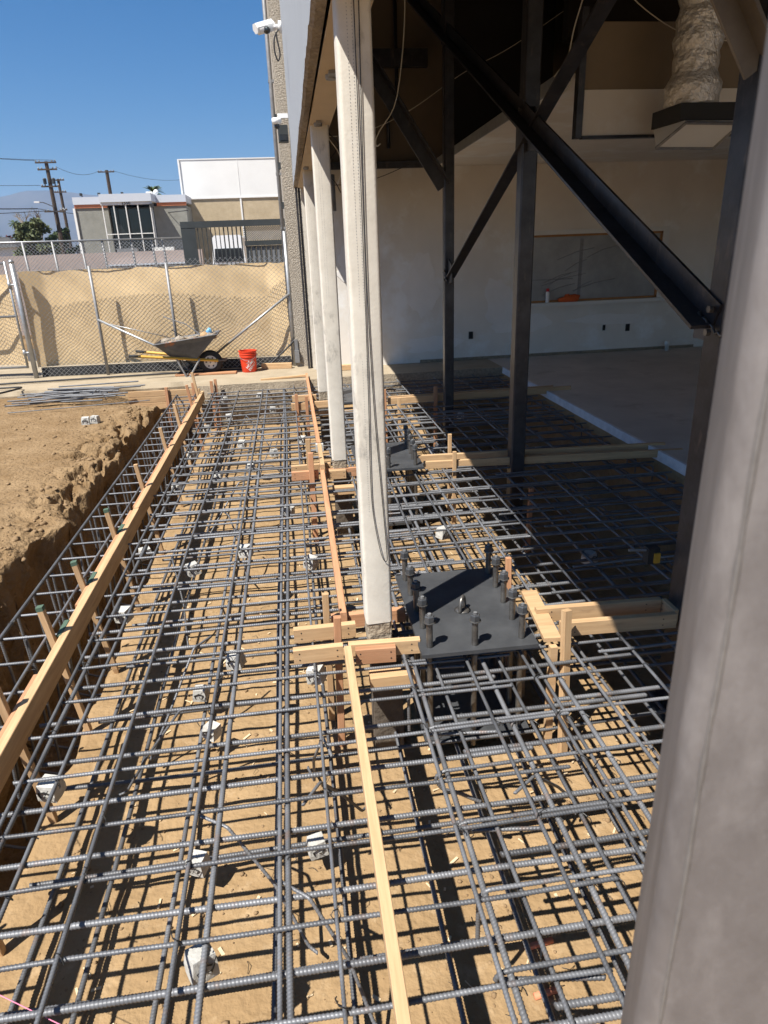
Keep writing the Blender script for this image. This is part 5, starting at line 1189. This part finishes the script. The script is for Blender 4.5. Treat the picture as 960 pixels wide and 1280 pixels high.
def palm(x, y, z0, h, rad, label, seed):
    rr = random.Random(seed); o = empty('palm_tree', (x, y, z0), label, 'tree')
    mb = MB(); mb.tube([(x, y, z0), (x+.1, y, z0+h*.5), (x, y, z0+h)], [.2, .16, .15], 8); part(mb, 'trunk', M_BARK, o)
    mb = MB()
    for k in range(34):
        a = rr.uniform(0, 6.28); e = rr.uniform(-.6, 1.2); L = rad*rr.uniform(.8, 1.1)
        q = [Vector((x, y, z0+h))]; 
        for t in (.35, .7, 1.0): q.append(Vector((x+L*t*math.cos(a)*math.cos(e*.7), y+L*t*math.sin(a)*math.cos(e*.7), z0+h+L*(t*math.sin(e)-.45*t*t))))
        sd = Vector((-math.sin(a), math.cos(a), 0)); w_ = rad*.10
        vs = []
        for i, p in enumerate(q): ww = w_*(.3, 1, .8, .1)[i]; vs += [p-sd*ww-Vector((0, 0, ww*.5)), p, p+sd*ww-Vector((0, 0, ww*.5))]
        mb.add(vs, [(i*3+j, i*3+j+1, (i+1)*3+j+1, (i+1)*3+j) for i in range(3) for j in range(2)])
    part(mb, 'crown', M_LEAF, o)
palm(-37.3, 110, -.3, 7.1, 1.0, 'distant palm tree against the mountains', 2)
palm(-9.7, 60, -.3, 6.9, .95, 'palm crown showing over the grey building roof', 5)
palm(-43.5, 120, -.3, 5.4, .9, 'farthest small palm by the edge of the trees', 8)
bt = empty('bare_tree', (-25.2, 80, -.3), 'bare leafless tree rising behind the olive tree', 'tree')
rr = random.Random(9); mb = MB()
def limb(p, dirv, L, rad, n):
    e = p+dirv*L; mb.tube([p, p.lerp(e, .5)+Vector((rr.uniform(-.1, .1)*L, 0, 0)), e], [rad, rad*.8, rad*.6], 5)
    if n > 0:
        for k in range(3):
            dv = (dirv+Vector((rr.uniform(-.8, .8), rr.uniform(-.8, .8), rr.uniform(-.2, .5)))).normalized(); limb(p.lerp(e, rr.uniform(.5, 1)), dv, L*rr.uniform(.55, .8), rad*.55, n-1)
for dx in (-.5, .35): limb(Vector((-25.2+dx, 80, -.3)), Vector((dx*.12, 0, 1)).normalized(), 4.9, .12, 0); limb(Vector((-25.2+dx*1.6, 80, 4.4)), Vector((dx*.4, 0, 1)).normalized(), 1.3, .10, 4)
part(mb, 'branches', mat('bare_bark', (.20, .16, .12), .9), bt)

# ---- utility poles and wires
def utility_pole(x, y, h, arms, label, rad=.17, extra=False):
    o = empty('utility_pole', (x, y, -.3), label, 'utility pole', 'utility poles along the street')
    mb = MB(); mb.tube([(x, y, -.3), (x, y, h)], [rad, rad*.72], 8); part(mb, 'pole', M_BARK, o)
    for z, a, b in arms:
        mb = MB(); mb.box(x+a, x+b, y-.22, y-.10, z-.06, z+.06); ar = part(mb, 'crossarm', M_BARK, o)
        mb = MB()
        for xx in (a+.08, a+.35, b-.35, b-.08): mb.lathe([(.05, z+.06), (.07, z+.12), (.03, z+.2)], 6, (x+xx, y-.16, 0))
        part(mb, 'insulators', M_GALVDULL, ar)
    if extra:
        for dx in (-.36, .38):
            mb = MB(); mb.lathe([(.12, 8.15), (.15, 8.2), (.15, 8.55), (.09, 8.62)], 10, (x+dx, y-.2, 0)); part(mb, 'transformer', M_GATE, o)
        mb = MB(); mb.tube([(x, y-.2, 6.3), (x-.7, y-.8, 6.65), (x-.95, y-1, 6.65)], .04, 5); la = part(mb, 'lamp_arm', M_GALVDULL, o)
        mb = MB(); mb.box(x-1.35, x-.9, y-1.12, y-.9, 6.6, 6.72); part(mb, 'lamp_head', M_WHITEPAINT, la)
utility_pole(-20.0, 70, 9.95, ((9.85, -.88, .88), (9.3, -.78, .85), (7.95, -.75, .8), (5.92, -.9, .9)), 'tallest utility pole with transformers above the olive tree', .22, True)
utility_pole(-23.4, 85, 9.95, ((9.82, -.65, .65), (8.65, -.6, .65), (6.9, -.35, .4)), 'second utility pole next to the tallest one', .2)
utility_pole(-19.3, 90, 11.2, ((11.0, -.95, .85),), 'utility pole standing behind the grey building roof', .26)
def wire(p0, p1, sag, label, rad=.018):
    mb = MB(); mb.tube(catenary(p0, p1, sag, 20), rad, 4); tag(mb.build('power_line', M_CABLE), label, 'power line', 'power lines strung from the poles')
wire((-20.8, 69.8, 10.0), (-44, 64, 12.8), .5, 'thin power line from the top arm of the tallest pole')
wire((-19.2, 69.8, 10.0), (-44, 60, 12.0), .5, 'thin power line just under the topmost one')
wire((-20.8, 69.8, 8.05), (-46, 62, 9.3), .4, 'thin power line from the third arm')
wire((-18.4, 60, 5.6), (-36, 47, 6.5), .35, 'thick dark cable crossing before the mountains', .035)
wire((-18.4, 60, 5.6), (-5.0, 41.7, 4.2), .35, 'thick dark cable running on over the grey building', .022)
wire((-20.9, 69.8, 5.98), (-40, 60, 5.9), .3, 'low dark cable from the lowest arm', .028)
wire((-19.2, 69.8, 9.5), (-20.2, 89.8, 11.1), .5, 'power line between the tallest pole and the pole behind the roof')
wire((-18.5, 90, 11.1), (-12, 110, 12.0), .6, 'power line leaving the roof pole away from the street')

# ================================================================== AIR
HAZE = True
if HAZE:
    mb = MB(); mb.box(-5400, 5400, -900, 5100, -6, 400)
    hm = bpy.data.materials.new('haze'); hm.use_nodes = True; n = hm.node_tree.nodes; n.clear()
    pv = n.new('ShaderNodeVolumePrincipled'); pv.inputs['Density'].default_value = .00022; pv.inputs['Color'].default_value = (.46, .66, 1.0, 1); pv.inputs['Anisotropy'].default_value = .2
    ou = n.new('ShaderNodeOutputMaterial'); hm.node_tree.links.new(pv.outputs[0], ou.inputs['Volume'])
    hz = mb.build('haze', hm); tag(hz, kind='stuff')
    hm.cycles.homogeneous_volume = True

# ================================================================== SITE LITTER
rr = random.Random(77); mb = MB()
for k in range(330):
    x, y = rr.uniform(-1.3, 1.7), rr.uniform(1.0, 6.0); z = HZ(x, y)+.006; a = rr.uniform(0, 3.14); L = rr.uniform(.006, .028); w_ = rr.uniform(.002, .007)
    M0 = Matrix.Translation((x, y, z)) @ Matrix.Rotation(a, 4, 'Z') @ Matrix.Rotation(rr.uniform(-.3, .3), 4, 'Y'); mb.box(-L, L, -w_, w_, -.0015, .0015, M0)
tag(mb.build('wood_chips', mat('chip_wood', (.60, .47, .30), .9)), 'pale wood chips and sawdust crumbs scattered on the pit dirt', 'wood chips', kind='stuff')
mb = MB()
for k in range(70):
    x, y = rr.uniform(-1.2, 1.6), rr.uniform(1.1, 5.0); z = HZ(x, y)+.006; a = rr.uniform(0, 6.28); L = rr.uniform(.03, .09); c, e = math.cos(a), math.sin(a); b = rr.uniform(-.4, .4)
    mb.tube([(x, y, z), (x+L*.5*c-b*L*e, y+L*.5*e+b*L*c, z+.012), (x+L*c, y+L*e, z)], .0014, 4)
tag(mb.build('wire_offcuts', M_WIRE), 'thin dark tie wire offcuts dropped on the pit dirt', 'wire offcuts', kind='stuff')
for o in [q for q in bpy.data.objects if q.name.startswith('form_block') or (q.name.startswith('form_board') and q.get('label', '').startswith(('front', 'back')))]:
    L = max(v.co.x for v in o.data.vertices); hy = max(v.co.y for v in o.data.vertices)
    for fx in (.12, .88):
        for dz in (-.018, .02):
            mb = MB()
            for sy_ in (-1, 1): mb.lathe([(.0045, sy_*(hy-.001)), (.004, sy_*(hy+.0012))], 8, (L*fx, 0, dz), 'Y')
            n_ = mb.build('nail_head', M_WIRE, o, loc=None)
